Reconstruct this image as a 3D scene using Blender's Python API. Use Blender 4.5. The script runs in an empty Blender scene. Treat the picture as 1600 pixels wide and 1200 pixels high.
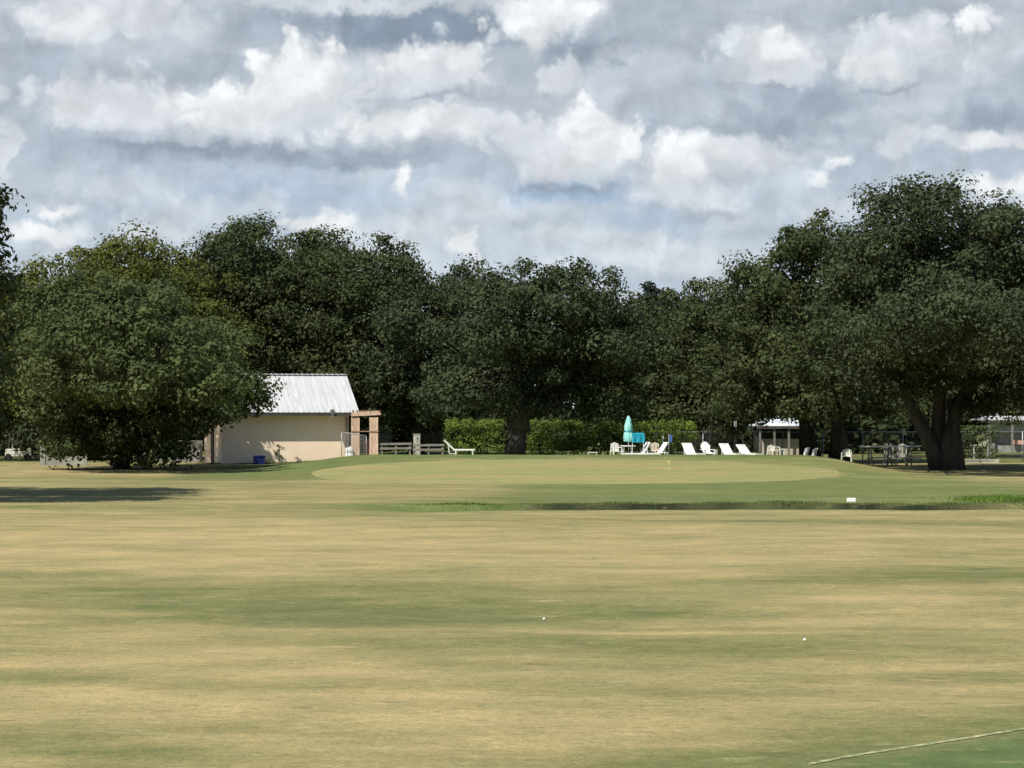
import bpy, math, random
import numpy as np
from mathutils import Vector, Matrix
R = math.radians
sc = bpy.context.scene
COL = sc.collection

# ------------------------------------------------------------------ camera
F = 4537.0; CH = 3.16; HZ = 640.0       # focal length in photo pixels, eye height, horizon row
cd = bpy.data.cameras.new('camera'); cam = bpy.data.objects.new('camera', cd); COL.objects.link(cam)
cd.sensor_width = 36; cd.lens = 36*F/1600; cd.clip_start = .5; cd.clip_end = 6000
cam.location = (0, 0, CH); cam.rotation_euler = (R(90)+math.atan(40/F), 0, 0)
sc.camera = cam

# ------------------------------------------------------------------ light
SUN_EL, SUN_AZ = R(54), R(36)           # SUN_AZ: how far left of straight behind the camera
sdir = Vector((-math.sin(SUN_AZ)*math.cos(SUN_EL), -math.cos(SUN_AZ)*math.cos(SUN_EL), math.sin(SUN_EL)))
sl = bpy.data.lights.new('sun', 'SUN'); so = bpy.data.objects.new('sun', sl); COL.objects.link(so)
sl.energy = 5.0; sl.angle = R(.5); sl.color = (1, .955, .87)
so.rotation_euler = sdir.to_track_quat('Z', 'Y').to_euler(); so.location = (-40, -60, 80)
sc.view_settings.view_transform = 'Standard'; sc.view_settings.look = 'None'
sc.view_settings.exposure = .14; sc.view_settings.gamma = 1

# ------------------------------------------------------------------ sky with clouds, laid out by azimuth and elevation
W = bpy.data.worlds.new('World'); W.use_nodes = True
wt = W.node_tree; wt.nodes.clear(); wn = wt.nodes.new; wl = wt.links.new
def wmath(op, a, b=None, c=None):
    n = wn('ShaderNodeMath'); n.operation = op
    for i, v in enumerate((a, b, c)):
        if v is None: continue
        if isinstance(v, (int, float)): n.inputs[i].default_value = v
        else: wl(v, n.inputs[i])
    return n.outputs[0]
def wvec(op, a, b=None, c=None):
    n = wn('ShaderNodeVectorMath'); n.operation = op
    for i, v in enumerate((a, b, c)):
        if v is None: continue
        if isinstance(v, tuple): n.inputs[i].default_value = v
        else: wl(v, n.inputs[i])
    return n.outputs['Value'] if op == 'LENGTH' else n.outputs[0]
def wmix(f, a, b):
    n = wn('ShaderNodeMix'); n.data_type = 'RGBA'
    for i, v in ((0, f), (6, a), (7, b)):
        if isinstance(v, (int, float)): n.inputs[i].default_value = v
        elif isinstance(v, tuple): n.inputs[i].default_value = (*v, 1)
        else: wl(v, n.inputs[i])
    return n.outputs[2]
def wmap(v, a, b, c=0, d=1, kind='SMOOTHSTEP'):
    n = wn('ShaderNodeMapRange'); n.interpolation_type = kind
    wl(v, n.inputs[0])
    for i, q in enumerate((a, b, c, d)): n.inputs[i+1].default_value = q
    return n.outputs[0]
def wnoise(vec, scale, detail=4, rough=.5, dist=0, dim='2D'):
    n = wn('ShaderNodeTexNoise'); n.noise_dimensions = dim; wl(vec, n.inputs['Vector'])
    n.inputs['Scale'].default_value = scale; n.inputs['Detail'].default_value = detail
    n.inputs['Roughness'].default_value = rough; n.inputs['Distortion'].default_value = dist
    return n
tc = wn('ShaderNodeTexCoord'); sx = wn('ShaderNodeSeparateXYZ'); wl(tc.outputs['Generated'], sx.inputs[0])
azi = wmath('ARCTAN2', sx.outputs[0], sx.outputs[1]); ele = wmath('ARCSINE', sx.outputs[2])
uu = wmath('MULTIPLY_ADD', azi, F/100, 8.0); vv = wmath('MULTIPLY_ADD', ele, -F/100, HZ/100)
cb = wn('ShaderNodeCombineXYZ'); wl(uu, cb.inputs[0]); wl(vv, cb.inputs[1]); UV = cb.outputs[0]
stretch = wvec('MULTIPLY', UV, (1, 1.35, 1))
nA = wnoise(stretch, .55, 2, .5); nB = wnoise(UV, 2.2, 5, .6)
offA = wvec('SUBTRACT', nA.outputs['Color'], (.5, .5, .5)); offB = wvec('SUBTRACT', nB.outputs['Color'], (.5, .5, .5))
w1 = wvec('MULTIPLY_ADD', offA, (.75, .4, 0), UV)
w2 = wvec('MULTIPLY_ADD', offB, (.62, .5, 0), w1)
def bill(sc_, det):
    v = wn('ShaderNodeTexVoronoi'); v.voronoi_dimensions = '2D'; v.feature = 'F1'; v.inputs['Scale'].default_value = sc_
    v.inputs['Detail'].default_value = det; v.inputs['Roughness'].default_value = .5; v.inputs['Lacunarity'].default_value = 2.2
    wl(wvec('MULTIPLY_ADD', offB, (.28, .22, 0), w1), v.inputs['Vector']); return v
vo = bill(1.6, 2)
puff = wmap(vo.outputs['Distance'], 0, .75, -.28, .30, 'LINEAR')
DK = (.25, .315, .395); MD = (.40, .46, .54); LT = (.67, .705, .745); WH = (.86, .88, .895); BL = (.36, .475, .625); PB = (.53, .625, .715)
base = wmix(wmap(vv, .5, 4.2), (.42, .475, .55), PB)
big = wnoise(wvec('MULTIPLY', w1, (1, 2.4, 1)), .42, 5, .55)
base = wmix(wmap(big.outputs[0], .36, .64), wmix(.45, base, MD), wmix(.4, base, LT))
BL_ = [ # cx, cy, rx, ry, colour, softness, strength
 (60,190,80,190,MD,.9,.6),(640,48,300,50,DK,.5,.95),(430,60,160,40,MD,.8,.7),(1350,25,420,32,MD,.7,.6),(760,12,150,12,MD,.6,.6),
 (300,240,270,34,DK,.8,.6),(560,250,260,30,DK,.9,.5),(470,310,400,46,BL,.9,.7),(760,150,180,30,MD,.8,.6),(780,175,200,14,DK,.8,.4),
 (1180,205,230,42,DK,.9,.7),(1290,150,140,36,DK,.9,.6),(1560,185,110,38,DK,.9,.6),(1000,170,80,70,MD,.9,.5),(900,303,150,34,BL,.6,.9),(905,300,90,20,DK,.9,.6),
 (1020,345,160,24,BL,.9,.5),(1240,330,130,50,PB,.9,.6),(250,130,200,26,MD,.8,.6),(360,100,120,40,MD,.8,.4),
 (150,25,115,48,LT,.4,.9),(120,60,60,30,WH,.6,.5),(250,40,80,30,LT,.5,.5),(570,8,230,16,LT,.6,.8),
 (190,170,150,46,LT,.45,.9),(250,185,120,30,LT,.7,.7),(300,150,60,25,WH,.7,.5),(120,185,60,30,LT,.5,.7),
 (470,125,75,52,WH,.35,.95),(390,170,85,48,WH,.5,.8),(450,195,110,34,LT,.8,.8),(520,170,70,40,LT,.7,.6),
 (665,115,110,42,LT,.4,.9),(620,105,50,22,WH,.7,.6),(720,100,40,30,WH,.7,.5),(700,200,175,30,LT,.45,.9),(650,195,100,18,WH,.8,.6),
 (860,28,90,46,LT,.35,.9),(830,55,26,36,WH,.4,.9),(900,12,60,20,WH,.6,.7),(905,82,105,42,DK,.6,.75),(870,125,40,26,LT,.5,.8),
 (890,240,100,44,LT,.5,.9),(935,225,56,36,WH,.4,.9),(910,185,36,24,WH,.5,.8),(860,255,70,24,LT,.8,.7),
 (1215,85,75,46,LT,.4,.9),(1225,75,36,30,WH,.6,.8),(1200,120,70,24,LT,.8,.7),(1400,90,90,42,LT,.5,.85),(1370,110,50,24,WH,.8,.5),(1440,70,40,30,LT,.5,.7),
 (1505,55,20,24,WH,.4,.9),(1540,40,26,16,WH,.5,.6),(1560,90,60,30,LT,.8,.5),
 (1080,240,90,30,LT,.4,.9),(1065,262,50,34,WH,.5,.95),(1175,245,60,30,LT,.4,.8),(1070,305,85,36,LT,.8,.8),(1150,270,60,14,LT,.8,.5),
 (1312,258,20,12,WH,.4,.9),(1285,284,26,9,WH,.5,.7),(1405,232,24,30,LT,.5,.8),(1500,225,60,20,LT,.6,.7),(1570,230,70,22,WH,.7,.6),(1580,302,60,16,WH,.5,.9),
 (630,284,15,28,WH,.4,.85),(735,378,14,26,WH,.5,.8),(85,328,40,14,WH,.5,.9),(70,372,70,20,WH,.6,.8),(500,352,50,14,WH,.5,.9),(240,362,80,16,LT,.5,.8),(405,320,50,16,LT,.8,.5),
 (660,360,110,30,LT,.8,.6),(1000,400,180,34,LT,.9,.5),(1130,345,70,26,LT,.8,.5),(8,250,16,60,LT,.5,.8),(760,330,80,20,LT,.8,.4),(845,26,85,44,WH,.5,.8),(560,395,150,26,LT,.9,.6),(300,330,110,22,LT,.9,.5),(880,375,150,20,LT,.9,.6),(1060,405,130,26,LT,.8,.6),(1270,330,80,22,LT,.8,.5),(180,300,120,18,LT,.9,.5),(720,310,70,22,LT,.8,.5),(300,236,240,12,DK,.9,.6),(660,156,110,9,DK,.8,.45),(1215,136,80,11,DK,.8,.5),(1395,142,90,11,DK,.8,.5),(885,296,110,12,DK,.8,.5),(1080,338,120,12,MD,.9,.6),(560,262,200,9,DK,.9,.4),(1480,255,140,10,MD,.9,.5),(150,215,120,8,MD,.9,.5),(930,365,90,12,LT,.9,.4),
]
relv = wvec('MULTIPLY_ADD', offB, (.5, .4, 0), UV)
nR0 = wnoise(relv, 1.5, 3, .5); nR1 = wnoise(wvec('ADD', relv, (-.13, -.2, 0)), 1.5, 3, .5)
rel = wmath('MULTIPLY_ADD', wmath('SUBTRACT', nR0.outputs[0], nR1.outputs[0]), .45, 1.0)
rel2 = wmap(vo.outputs['Distance'], 0, .8, 1.035, .94, 'LINEAR')
relief = wmath('MULTIPLY', rel, rel2)
def bgshader(c, st=1.0):
    n = wn('ShaderNodeBackground'); wl(c, n.inputs[0]); n.inputs[1].default_value = st; return n.outputs[0]
colr = base; wk = w2
for k, (cx, cy, rx, ry, c, soft, st) in enumerate(BL_):
    if k % 8 == 0: wk = wvec('MULTIPLY_ADD', colr, (1e-6, 1e-6, 1e-6), w2)   # ties each batch to the one before, so the shader stack stays small
    g = (1.62 if ry > 19 else 1.7) if c in (LT, WH) else 1.15; ax, ay = 100.0/(rx*g), 100.0/(ry*g)
    v = wvec('MULTIPLY_ADD', wk, (ax, ay, 0), (-cx/100*ax, -cy/100*ay, 0))
    d = wmath('ADD', wvec('LENGTH', v), puff)
    cc = c
    if c in (LT, WH) and ry > 19:
        sp = wn('ShaderNodeSeparateXYZ'); wl(v, sp.inputs[0])
        cc = wmix(wmap(sp.outputs[1], .9, .1, 0, 1), (.45, .505, .58), c)
    colr = wmix(wmap(d, 1.10, 1.10-(max(soft, .5) if ry > 19 else .85)*.95, 0, st), colr, cc)
cs = wn('ShaderNodeVectorMath'); cs.operation = 'SCALE'; wl(colr, cs.inputs[0]); wl(relief, cs.inputs['Scale'])
view = bgshader(cs.outputs[0])
def pick(f, a, b):
    n = wn('ShaderNodeMixShader'); wl(f, n.inputs[0]); wl(a, n.inputs[1]); wl(b, n.inputs[2]); return n.outputs[0]
sky = wn('ShaderNodeTexSky'); sky.sky_type = 'NISHITA'; sky.sun_disc = False
sky.sun_elevation = SUN_EL; sky.sun_rotation = math.pi + SUN_AZ; sky.air_density = 1.2; sky.dust_density = .6
up = wnoise(wvec('MULTIPLY', tc.outputs['Generated'], (1, 1, 2.2)), 2.6, 4, .6, dim='3D')
high = wmix(wmap(up.outputs[0],   .5, .68, 0, .25), sky.outputs[0], (3.2, 3.5, 3.9))
ring = wmix(wmap(ele, R(9), R(17), 0, 1), wmix(wmap(up.outputs[0], .35, .65), (1.5, 1.9, 2.5), (2.3, 2.6, 3.0)), high)
inside = wmath('MULTIPLY', wmath('LESS_THAN', wmath('ABSOLUTE', wmath('SUBTRACT', uu, 8.0)), 17.0), wmath('LESS_THAN', ele, R(9.5)))
wo = wn('ShaderNodeOutputWorld'); wl(pick(inside, bgshader(ring, .1), view), wo.inputs[0]); sc.world = W

# ------------------------------------------------------------------ helpers
def tag(o, label=None, cat=None, group=None, kind=None):
    if label: o['label'] = label
    if cat: o['category'] = cat
    if group: o['group'] = group
    if kind: o['kind'] = kind
    return o
def X(px, d): return (px-800)/F*d
def Z(py, d): return CH+(HZ-py)/F*d
def empty(name, loc, rz=0, **k):
    o = bpy.data.objects.new(name, None); COL.objects.link(o); o.location = loc; o.rotation_euler = (0, 0, rz)
    o.empty_display_size = .2
    return tag(o, **k)
def copy_tree(o, parent=None):
    c = o.copy(); COL.objects.link(c); c.parent = parent
    for ch in list(o.children): copy_tree(ch, c)
    return c
class MB:
    def __init__(s): s.v = []; s.f = []; s.sm = []
    def box(s, c, size, rot=None, taper=1.0):
        b = len(s.v); hx, hy, hz = (q/2 for q in size)
        for z in (-hz, hz):
            k = taper if z > 0 else 1
            for x, y in ((-hx, -hy), (hx, -hy), (hx, hy), (-hx, hy)):
                p = Vector((x*k, y*k, z))
                if rot is not None: p = rot @ p
                s.v.append(tuple(p+Vector(c)))
        for q in ((0,3,2,1),(4,5,6,7),(0,1,5,4),(1,2,6,5),(2,3,7,6),(3,0,4,7)): s.f.append(tuple(b+i for i in q)); s.sm.append(False)
        return s
    def bar(s, p0, p1, w, h):
        p0, p1 = Vector(p0), Vector(p1); d = p1-p0
        rot = d.to_track_quat('X', 'Z').to_matrix()
        return s.box((p0+p1)/2, (d.length, w, h), rot)
    def tube(s, pts, rad, n=8, caps=True):
        b = len(s.v); pts = [Vector(p) for p in pts]
        if isinstance(rad, (int, float)): rad = [rad]*len(pts)
        for i, p in enumerate(pts):
            t = (pts[min(i+1, len(pts)-1)]-pts[max(i-1, 0)]).normalized()
            a = Vector((1, 0, 0)) if abs(t.x) < .8 else Vector((0, 1, 0))
            u = t.cross(a).normalized(); w = t.cross(u)
            for k in range(n):
                an = 2*math.pi*k/n
                s.v.append(tuple(p+(u*math.cos(an)+w*math.sin(an))*rad[i]))
        for i in range(len(pts)-1):
            for k in range(n):
                k2 = (k+1) % n
                s.f.append((b+i*n+k, b+i*n+k2, b+(i+1)*n+k2, b+(i+1)*n+k)); s.sm.append(True)
        if caps:
            s.f.append(tuple(b+k for k in range(n))[::-1]); s.sm.append(False)
            s.f.append(tuple(b+(len(pts)-1)*n+k for k in range(n))); s.sm.append(False)
        return s
    def poly(s, pts, thick, axis):
        # prism of a planar outline, extruded along axis
        b = len(s.v); n = len(pts); ax = Vector(axis)*thick
        for p in pts: s.v.append(tuple(Vector(p)-ax/2))
        for p in pts: s.v.append(tuple(Vector(p)+ax/2))
        s.f.append(tuple(b+i for i in range(n))[::-1]); s.f.append(tuple(b+n+i for i in range(n))); s.sm += [False, False]
        for i in range(n):
            j = (i+1) % n; s.f.append((b+i, b+j, b+n+j, b+n+i)); s.sm.append(False)
        return s
    def lathe(s, prof, n=16, c=(0, 0, 0)):
        return s.tube([(c[0], c[1], c[2]+z) for r, z in prof], [r for r, z in prof], n)
    def build(s, name, mat, parent=None, bevel=0):
        me = bpy.data.meshes.new(name); me.from_pydata(s.v, [], s.f)
        me.polygons.foreach_set('use_smooth', s.sm)
        me.materials.append(mat); me.update()
        o = bpy.data.objects.new(name, me); COL.objects.link(o)
        if parent: o.parent = parent
        if bevel:
            m = o.modifiers.new('bevel', 'BEVEL'); m.width = bevel; m.segments = 2; m.limit_method = 'ANGLE'
        return o

# ------------------------------------------------------------------ materials
def material(name, c1, c2=None, scale=3.0, rough=.8, detail=5, bump=0, spec=.3, contrast=(.35, .65), metallic=0, bscale=None, stretch=(1,1,1)):
    m = bpy.data.materials.new(name); m.use_nodes = True; t = m.node_tree; N = t.nodes.new
    p = t.nodes['Principled BSDF']; p.inputs['Roughness'].default_value = rough
    p.inputs['Specular IOR Level'].default_value = spec; p.inputs['Metallic'].default_value = metallic
    tx = N('ShaderNodeTexCoord'); mp = N('ShaderNodeMapping'); mp.inputs['Scale'].default_value = stretch
    t.links.new(tx.outputs['Object'], mp.inputs[0])
    no = N('ShaderNodeTexNoise'); no.inputs['Scale'].default_value = scale; no.inputs['Detail'].default_value = detail
    t.links.new(mp.outputs[0], no.inputs['Vector'])
    mr = N('ShaderNodeMapRange'); mr.inputs[1].default_value, mr.inputs[2].default_value = contrast
    t.links.new(no.outputs[0], mr.inputs[0])
    mx = N('ShaderNodeMix'); mx.data_type = 'RGBA'; mx.inputs[6].default_value = (*c1, 1); mx.inputs[7].default_value = (*(c2 or c1), 1)
    t.links.new(mr.outputs[0], mx.inputs[0]); t.links.new(mx.outputs[2], p.inputs['Base Color'])
    if bump:
        n2 = N('ShaderNodeTexNoise'); n2.inputs['Scale'].default_value = bscale or scale*4; n2.inputs['Detail'].default_value = 4
        t.links.new(mp.outputs[0], n2.inputs['Vector'])
        bp = N('ShaderNodeBump'); bp.inputs['Strength'].default_value = bump; bp.inputs['Distance'].default_value = .03
        t.links.new(n2.outputs[0], bp.inputs['Height']); t.links.new(bp.outputs[0], p.inputs['Normal'])
    return m
def leafmat(name, dark, light, trans=.25, rough=.7, spec=.12):
    m = bpy.data.materials.new(name); m.use_nodes = True; t = m.node_tree; N = t.nodes.new
    p = t.nodes['Principled BSDF']; out = t.nodes['Material Output']
    at = N('ShaderNodeAttribute'); at.attribute_name = 'tone'
    tx = N('ShaderNodeTexCoord'); no = N('ShaderNodeTexNoise'); no.inputs['Scale'].default_value = .35; no.inputs['Detail'].default_value = 4
    t.links.new(tx.outputs['Object'], no.inputs['Vector'])
    ad = N('ShaderNodeMath'); ad.operation = 'MULTIPLY_ADD'; ad.inputs[1].default_value = .62
    mr = N('ShaderNodeMapRange'); mr.inputs[1].default_value = .32; mr.inputs[2].default_value = .68; mr.inputs[3].default_value = 0; mr.inputs[4].default_value = .42
    t.links.new(no.outputs[0], mr.inputs[0]); t.links.new(at.outputs['Fac'], ad.inputs[0]); t.links.new(mr.outputs[0], ad.inputs[2])
    mx = N('ShaderNodeMix'); mx.data_type = 'RGBA'; mx.inputs[6].default_value = (*dark, 1); mx.inputs[7].default_value = (*light, 1)
    t.links.new(ad.outputs[0], mx.inputs[0]); t.links.new(mx.outputs[2], p.inputs['Base Color'])
    p.inputs['Roughness'].default_value = rough; p.inputs['Specular IOR Level'].default_value = spec
    tr = N('ShaderNodeBsdfTranslucent'); t.links.new(mx.outputs[2], tr.inputs[0])
    ms = N('ShaderNodeMixShader'); ms.inputs[0].default_value = trans
    t.links.new(p.outputs[0], ms.inputs[1]); t.links.new(tr.outputs[0], ms.inputs[2]); t.links.new(ms.outputs[0], out.inputs[0])
    return m
M = dict(
 bark=material('bark', (.028,.025,.022), (.075,.066,.056), 2.5, .95, bump=.8, stretch=(1,1,.25)),
 oak=leafmat('oak_leaf', (.028,.039,.014), (.100,.121,.047)),
 oak_dark=leafmat('dark_oak_leaf', (.026,.037,.016), (.092,.112,.052)),
 oak_olive=leafmat('olive_oak_leaf', (.045,.058,.012), (.150,.165,.038)),
 oak_pale=leafmat('pale_oak_leaf', (.038,.054,.018), (.128,.156,.058)),
 pine=leafmat('pine_needle', (.018,.03,.018), (.045,.065,.04)),
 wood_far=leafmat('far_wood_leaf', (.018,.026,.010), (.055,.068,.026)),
 hedge=leafmat('hedge_leaf', (.055,.095,.02), (.26,.37,.07), .32),
 vine=leafmat('vine_leaf', (.05,.075,.025), (.17,.21,.09), .3),
 weed=leafmat('weed_leaf', (.07,.11,.03), (.20,.26,.07), .3),
 stucco=material('peach_stucco', (.90,.70,.52), (.94,.77,.60), .9, .9, bump=.25, bscale=30),
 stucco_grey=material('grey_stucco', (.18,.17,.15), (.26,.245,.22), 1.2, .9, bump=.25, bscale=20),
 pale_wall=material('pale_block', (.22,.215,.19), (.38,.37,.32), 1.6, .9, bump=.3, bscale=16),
 roof=material('white_metal_roof', (.44,.45,.45), (.54,.54,.53), 1.2, .55, spec=.3, stretch=(4,.35,1)),
 trim=material('dark_trim', (.06,.05,.045), (.09,.075,.065), 4, .7),
 soffit=material('soffit_board', (.30,.25,.21), (.36,.30,.25), 3, .8),
 timber=material('weathered_timber', (.46,.32,.22), (.66,.49,.36), 4, .85, bump=.4, stretch=(4,4,.6)),
 timber_red=material('stained_timber', (.24,.13,.09), (.38,.22,.15), 5, .8, bump=.3, stretch=(4,4,1)),
 timber_grey=material('grey_timber', (.17,.155,.135), (.30,.28,.245), 5, .9, bump=.3, stretch=(1,4,4)),
 white=material('white_plastic', (.80,.80,.77), (.86,.86,.83), 4, .42, spec=.5),
 cream=material('cream_plastic', (.72,.71,.60), (.80,.79,.68), 4, .5, spec=.4),
 tan=material('tan_plastic', (.50,.44,.34), (.60,.52,.42), 5, .55),
 steel=material('galvanised_steel', (.33,.34,.33), (.45,.46,.45), 6, .5, metallic=.5),
 steel_dark=material('dull_wire', (.14,.15,.14), (.22,.23,.22), 6, .6, metallic=.3),
 blue=material('blue_plastic', (.010,.018,.10), (.014,.026,.14), 4, .45),
 flag=material('blue_flag_cloth', (.04,.09,.24), (.06,.12,.30), 6, .8),
 yellow=material('yellow_paint', (.62,.54,.10), (.70,.62,.16), 6, .6),
 teal=material('teal_canvas', (.20,.62,.53), (.42,.80,.72), 5, .85, stretch=(3,3,.4), bump=.3),
 aqua=material('blue_canvas', (.01,.24,.34), (.02,.33,.45), 4, .85, bump=.2),
 coral=material('coral_board', (.66,.35,.26), (.74,.42,.32), 3, .8),
 panel_blue=material('blue_grey_panel', (.38,.42,.50), (.48,.52,.60), 3, .7),
 wall_grey=material('weathered_grey_wall', (.22,.22,.21), (.36,.36,.34), 2.5, .9, bump=.2),
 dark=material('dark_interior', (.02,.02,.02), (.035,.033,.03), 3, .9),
 concrete=material('concrete', (.40,.38,.33), (.54,.52,.46), 2, .9, bump=.3),
 sand=material('sand_stone', (.50,.43,.33), (.64,.56,.44), 2.4, .9, bump=.3),
 rubber=material('black_rubber', (.02,.02,.02), (.03,.03,.03), 4, .8),
)

# ------------------------------------------------------------------ terrain
def ss(t): t = np.clip(t, 0, 1); return t*t*(3-2*t)
_rs = np.random.RandomState(5); _ph = _rs.rand(24, 3)
def wob(x, y, s, k0):
    a = 0
    for k in range(4):
        th = _ph[k0+k, 0]*6.28; f = s*(1+.7*k)
        a = a+np.sin((x*math.cos(th)+y*math.sin(th))*f+_ph[k0+k, 1]*6.28+1.3*np.sin((x*math.sin(th)-y*math.cos(th))*f*.6+_ph[k0+k, 2]*6.28))/(1+.6*k)
    return a/2.2
DY = 95.6
def ditch(x, y):
    c = DY+.35*np.sin(x*.3)+.25*np.sin(x*.77+1)
    g = ss((x+4.5)/3.0)*(1-ss((x-15.2)/2.5))
    return g*(1-ss((np.abs(y-c)-1.15)/.3))
def H(x, y):
    x = np.asarray(x, float); y = np.asarray(y, float)
    t = np.clip((y-119)/38, 0, 1)**1.6
    z = .72*t - .28*ss((y-157.5)/3.2) - .20*ss((y-163)/14)
    edge = 1.1*np.sin(y*.09)
    lat = ss((x+13.8+edge)/7.5)*(1-ss((x-15.0-edge*.4)/5.5))
    z = z*lat
    amp = .035+.03*ss((y-20)/60)*(1-ss((y-88)/12))
    z = z+amp*wob(x, y, .28, 0)*(1-.7*lat*ss((y-115)/8))+.012*wob(x, y, 1.3, 4)
    z = z-.085*ss((y-78)/14)*(1-ss((y-(DY+.35*np.sin(x*.3)+.25*np.sin(x*.77+1))-1.1)/.4))*ss((x+6)/4)
    z = z-.42*ditch(x, y)
    return z
def h1(x, y): return float(H(x, y))
def axis(parts):
    out = []
    for a, b, s in parts: out += list(np.arange(a, b, s))
    return np.array(out+[parts[-1][1]])
gx = axis([(-900,-120,60),(-120,-48,6),(-48,-26,1),(-26,26,.4),(26,48,1),(48,120,6),(120,900,60)])
gy = axis([(-60,14,4),(14,60,.4),(60,93,.5),(93,99,.25),(99,185,.5),(185,260,3),(260,1600,60)])
GX, GY = np.meshgrid(gx, gy)
GZ = H(GX, GY)
# share of green growth in the turf, in broad patches (0 straw, 1 green)
PX = 800+GX/np.maximum(GY, 5)*F; PY = HZ+(CH-0)/np.maximum(GY, 5)*F
def patch(cx, cy, rx, ry, amt):
    q = ((PX-cx)/rx)**2+((PY-cy)/ry)**2
    return 1.4*amt*np.exp(-q*1.1)
wv = wob(GX, GY, .11, 8)*9*np.clip(60/np.maximum(GY, 8), .3, 2)
PY0 = PY; PY = PY+wv
G = .37+0*PX
for a in [(150,850,420,32,-.42),(560,860,300,26,-.24),(1180,850,360,40,-.22),(1215,868,120,12,-.2),(480,945,520,30,.42),(600,965,230,22,.16),(950,940,220,22,.22),(80,925,200,22,.12),
          (1350,900,280,14,.22),(1560,900,160,22,.22),(1260,817,500,7,.32),(1100,800,500,6,-.05),(60,1062,170,14,.34),(250,1012,180,10,-.16),(450,1045,420,20,-.08),(250,1100,500,26,-.28),
          (200,1172,220,10,.30),(620,1165,300,24,-.22),(980,1130,300,22,-.22),(1480,1075,260,22,-.32),(1100,1000,420,22,.16),(1300,960,260,12,-.12),(900,1050,300,12,.08),(700,1090,160,8,-.12),(1400,1005,200,9,.14),
          (680,790,160,6,.62),(800,777,120,8,.2),(280,770,300,12,.14),(200,752,230,7,.22),(30,738,110,6,-.2),(560,770,200,7,-.12),(1500,754,130,7,-.14),(60,790,180,6,.18),(420,815,300,7,.05)]:
    G += patch(*a)
for a in [(330,1014,130,6,-.5),(640,1090,260,7,-.35),(120,1122,170,7,-.5),(1060,982,220,6,-.35),(1400,932,160,6,-.45),(1080,892,160,6,-.35),(1000,1150,200,9,-.3),(250,905,160,6,-.1),(1490,1060,200,8,-.3),(240,893,260,4,-.35),(700,1040,160,8,.25),(1150,1020,240,8,.2)]: G += patch(*a)
G += .7*ss((GY-171)/4)*(GY<900)
G += .055*wob(GX, GY, .5, 12)+.05*wob(GX, GY, 1.1, 16)
lat = ss((GX+13.8)/7.5)*(1-ss((GX-17.0)/6))
slope = ss((GX+2.5)/5)*ss((GY-97)/2)*(1-ss((GY-127)/4))*(1-ss((GX-18)/9))
G += .55*slope
G += .75*ss((GX+17)/2.5)*(1-ss((GX+6.5)/4))*ss((GY-128)/8)       # green left shoulder of the mound
G += .55*lat*ss((GY-153)/3)                                     # back rim
# tee apron in the near right corner, beyond a pale line
LA, LB = (4.1, 26.0), (5.4, 28.6)   # set below from the photo rows
def gpt(px, py): d = F*CH/(py-HZ); return np.array([X(px, d), d])
LA, LB = gpt(1262, 1193), gpt(1620, 1137)
n = np.array([LB[1]-LA[1], -(LB[0]-LA[0])]); n = n/np.linalg.norm(n)
sd = (GX-LA[0])*n[0]+(GY-LA[1])*n[1]      # >0 towards the camera's right side
if n[1] > 0: sd = -sd
G = G+.55*ss((sd+3.2)/3.4)*ss((GX+1.5)/3)*(GY < 40)
G = np.clip(G, 0, 1.15)
Gc = ss((sd+.25)/.9)*(GY < 40)*(GX > 0)
Gc = np.maximum(Gc, .0)
Gc2 = .62*slope+.75*ss((GX+16)/2.5)*(1-ss((GX+7.5)/3.5))*ss((GY-136)/9)+.6*lat*ss((GY-152)/3)+.7*np.clip(1-np.abs(GY-DY-4)/3.0,0,1)*ss((GX+6)/5)+patch(680,790,170,5,.5)
_rr = ((GX-X(890, 135))/12.8)**2+((GY-137)/15.0)**2
Gc2 = Gc2*(1-ss((1.02-_rr)/.06)*(GY>121))+.85*ss((_rr-.97)/.05)*(1-ss((_rr-1.9)/.5))*np.maximum(ss((GY-139)/6), ss((GX+1.5)/4))*(1-ss((GX-20)/5))
_c0 = DY+.35*np.sin(GX*.3)+.25*np.sin(GX*.77+1)
Gc2 = np.clip(Gc2+.9*(1-ss((np.abs(GY-_c0-.2)-1.7)/.8))*ss((GX+7)/4), 0, 1)
Gc2 = np.clip(Gc2*(.75+.35*wob(GX,GY,.45,18)),0,.9)
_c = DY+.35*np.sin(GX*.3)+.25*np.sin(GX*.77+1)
DITCH_SHADE = np.clip((1-ss((np.abs(GY-_c-.5)-1.0)/.3))*ss((GX+1.5)/3)*(.95+.35*wob(GX,GY,1.1,2))*(1-.6*ss((GX-14.5)/3)),0,1)  # shadow under the ditch bank, painted into the ground colour
tall = np.clip(1-np.abs(GY-DY)/4.0, 0, 1)*ss((GX+9)/5)
ny, nx = GX.shape
vs = np.stack([GX, GY, GZ], -1).reshape(-1, 3)
idx = np.arange(nx*ny).reshape(ny, nx)
fs = np.stack([idx[:-1, :-1], idx[:-1, 1:], idx[1:, 1:], idx[1:, :-1]], -1).reshape(-1, 4)
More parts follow.
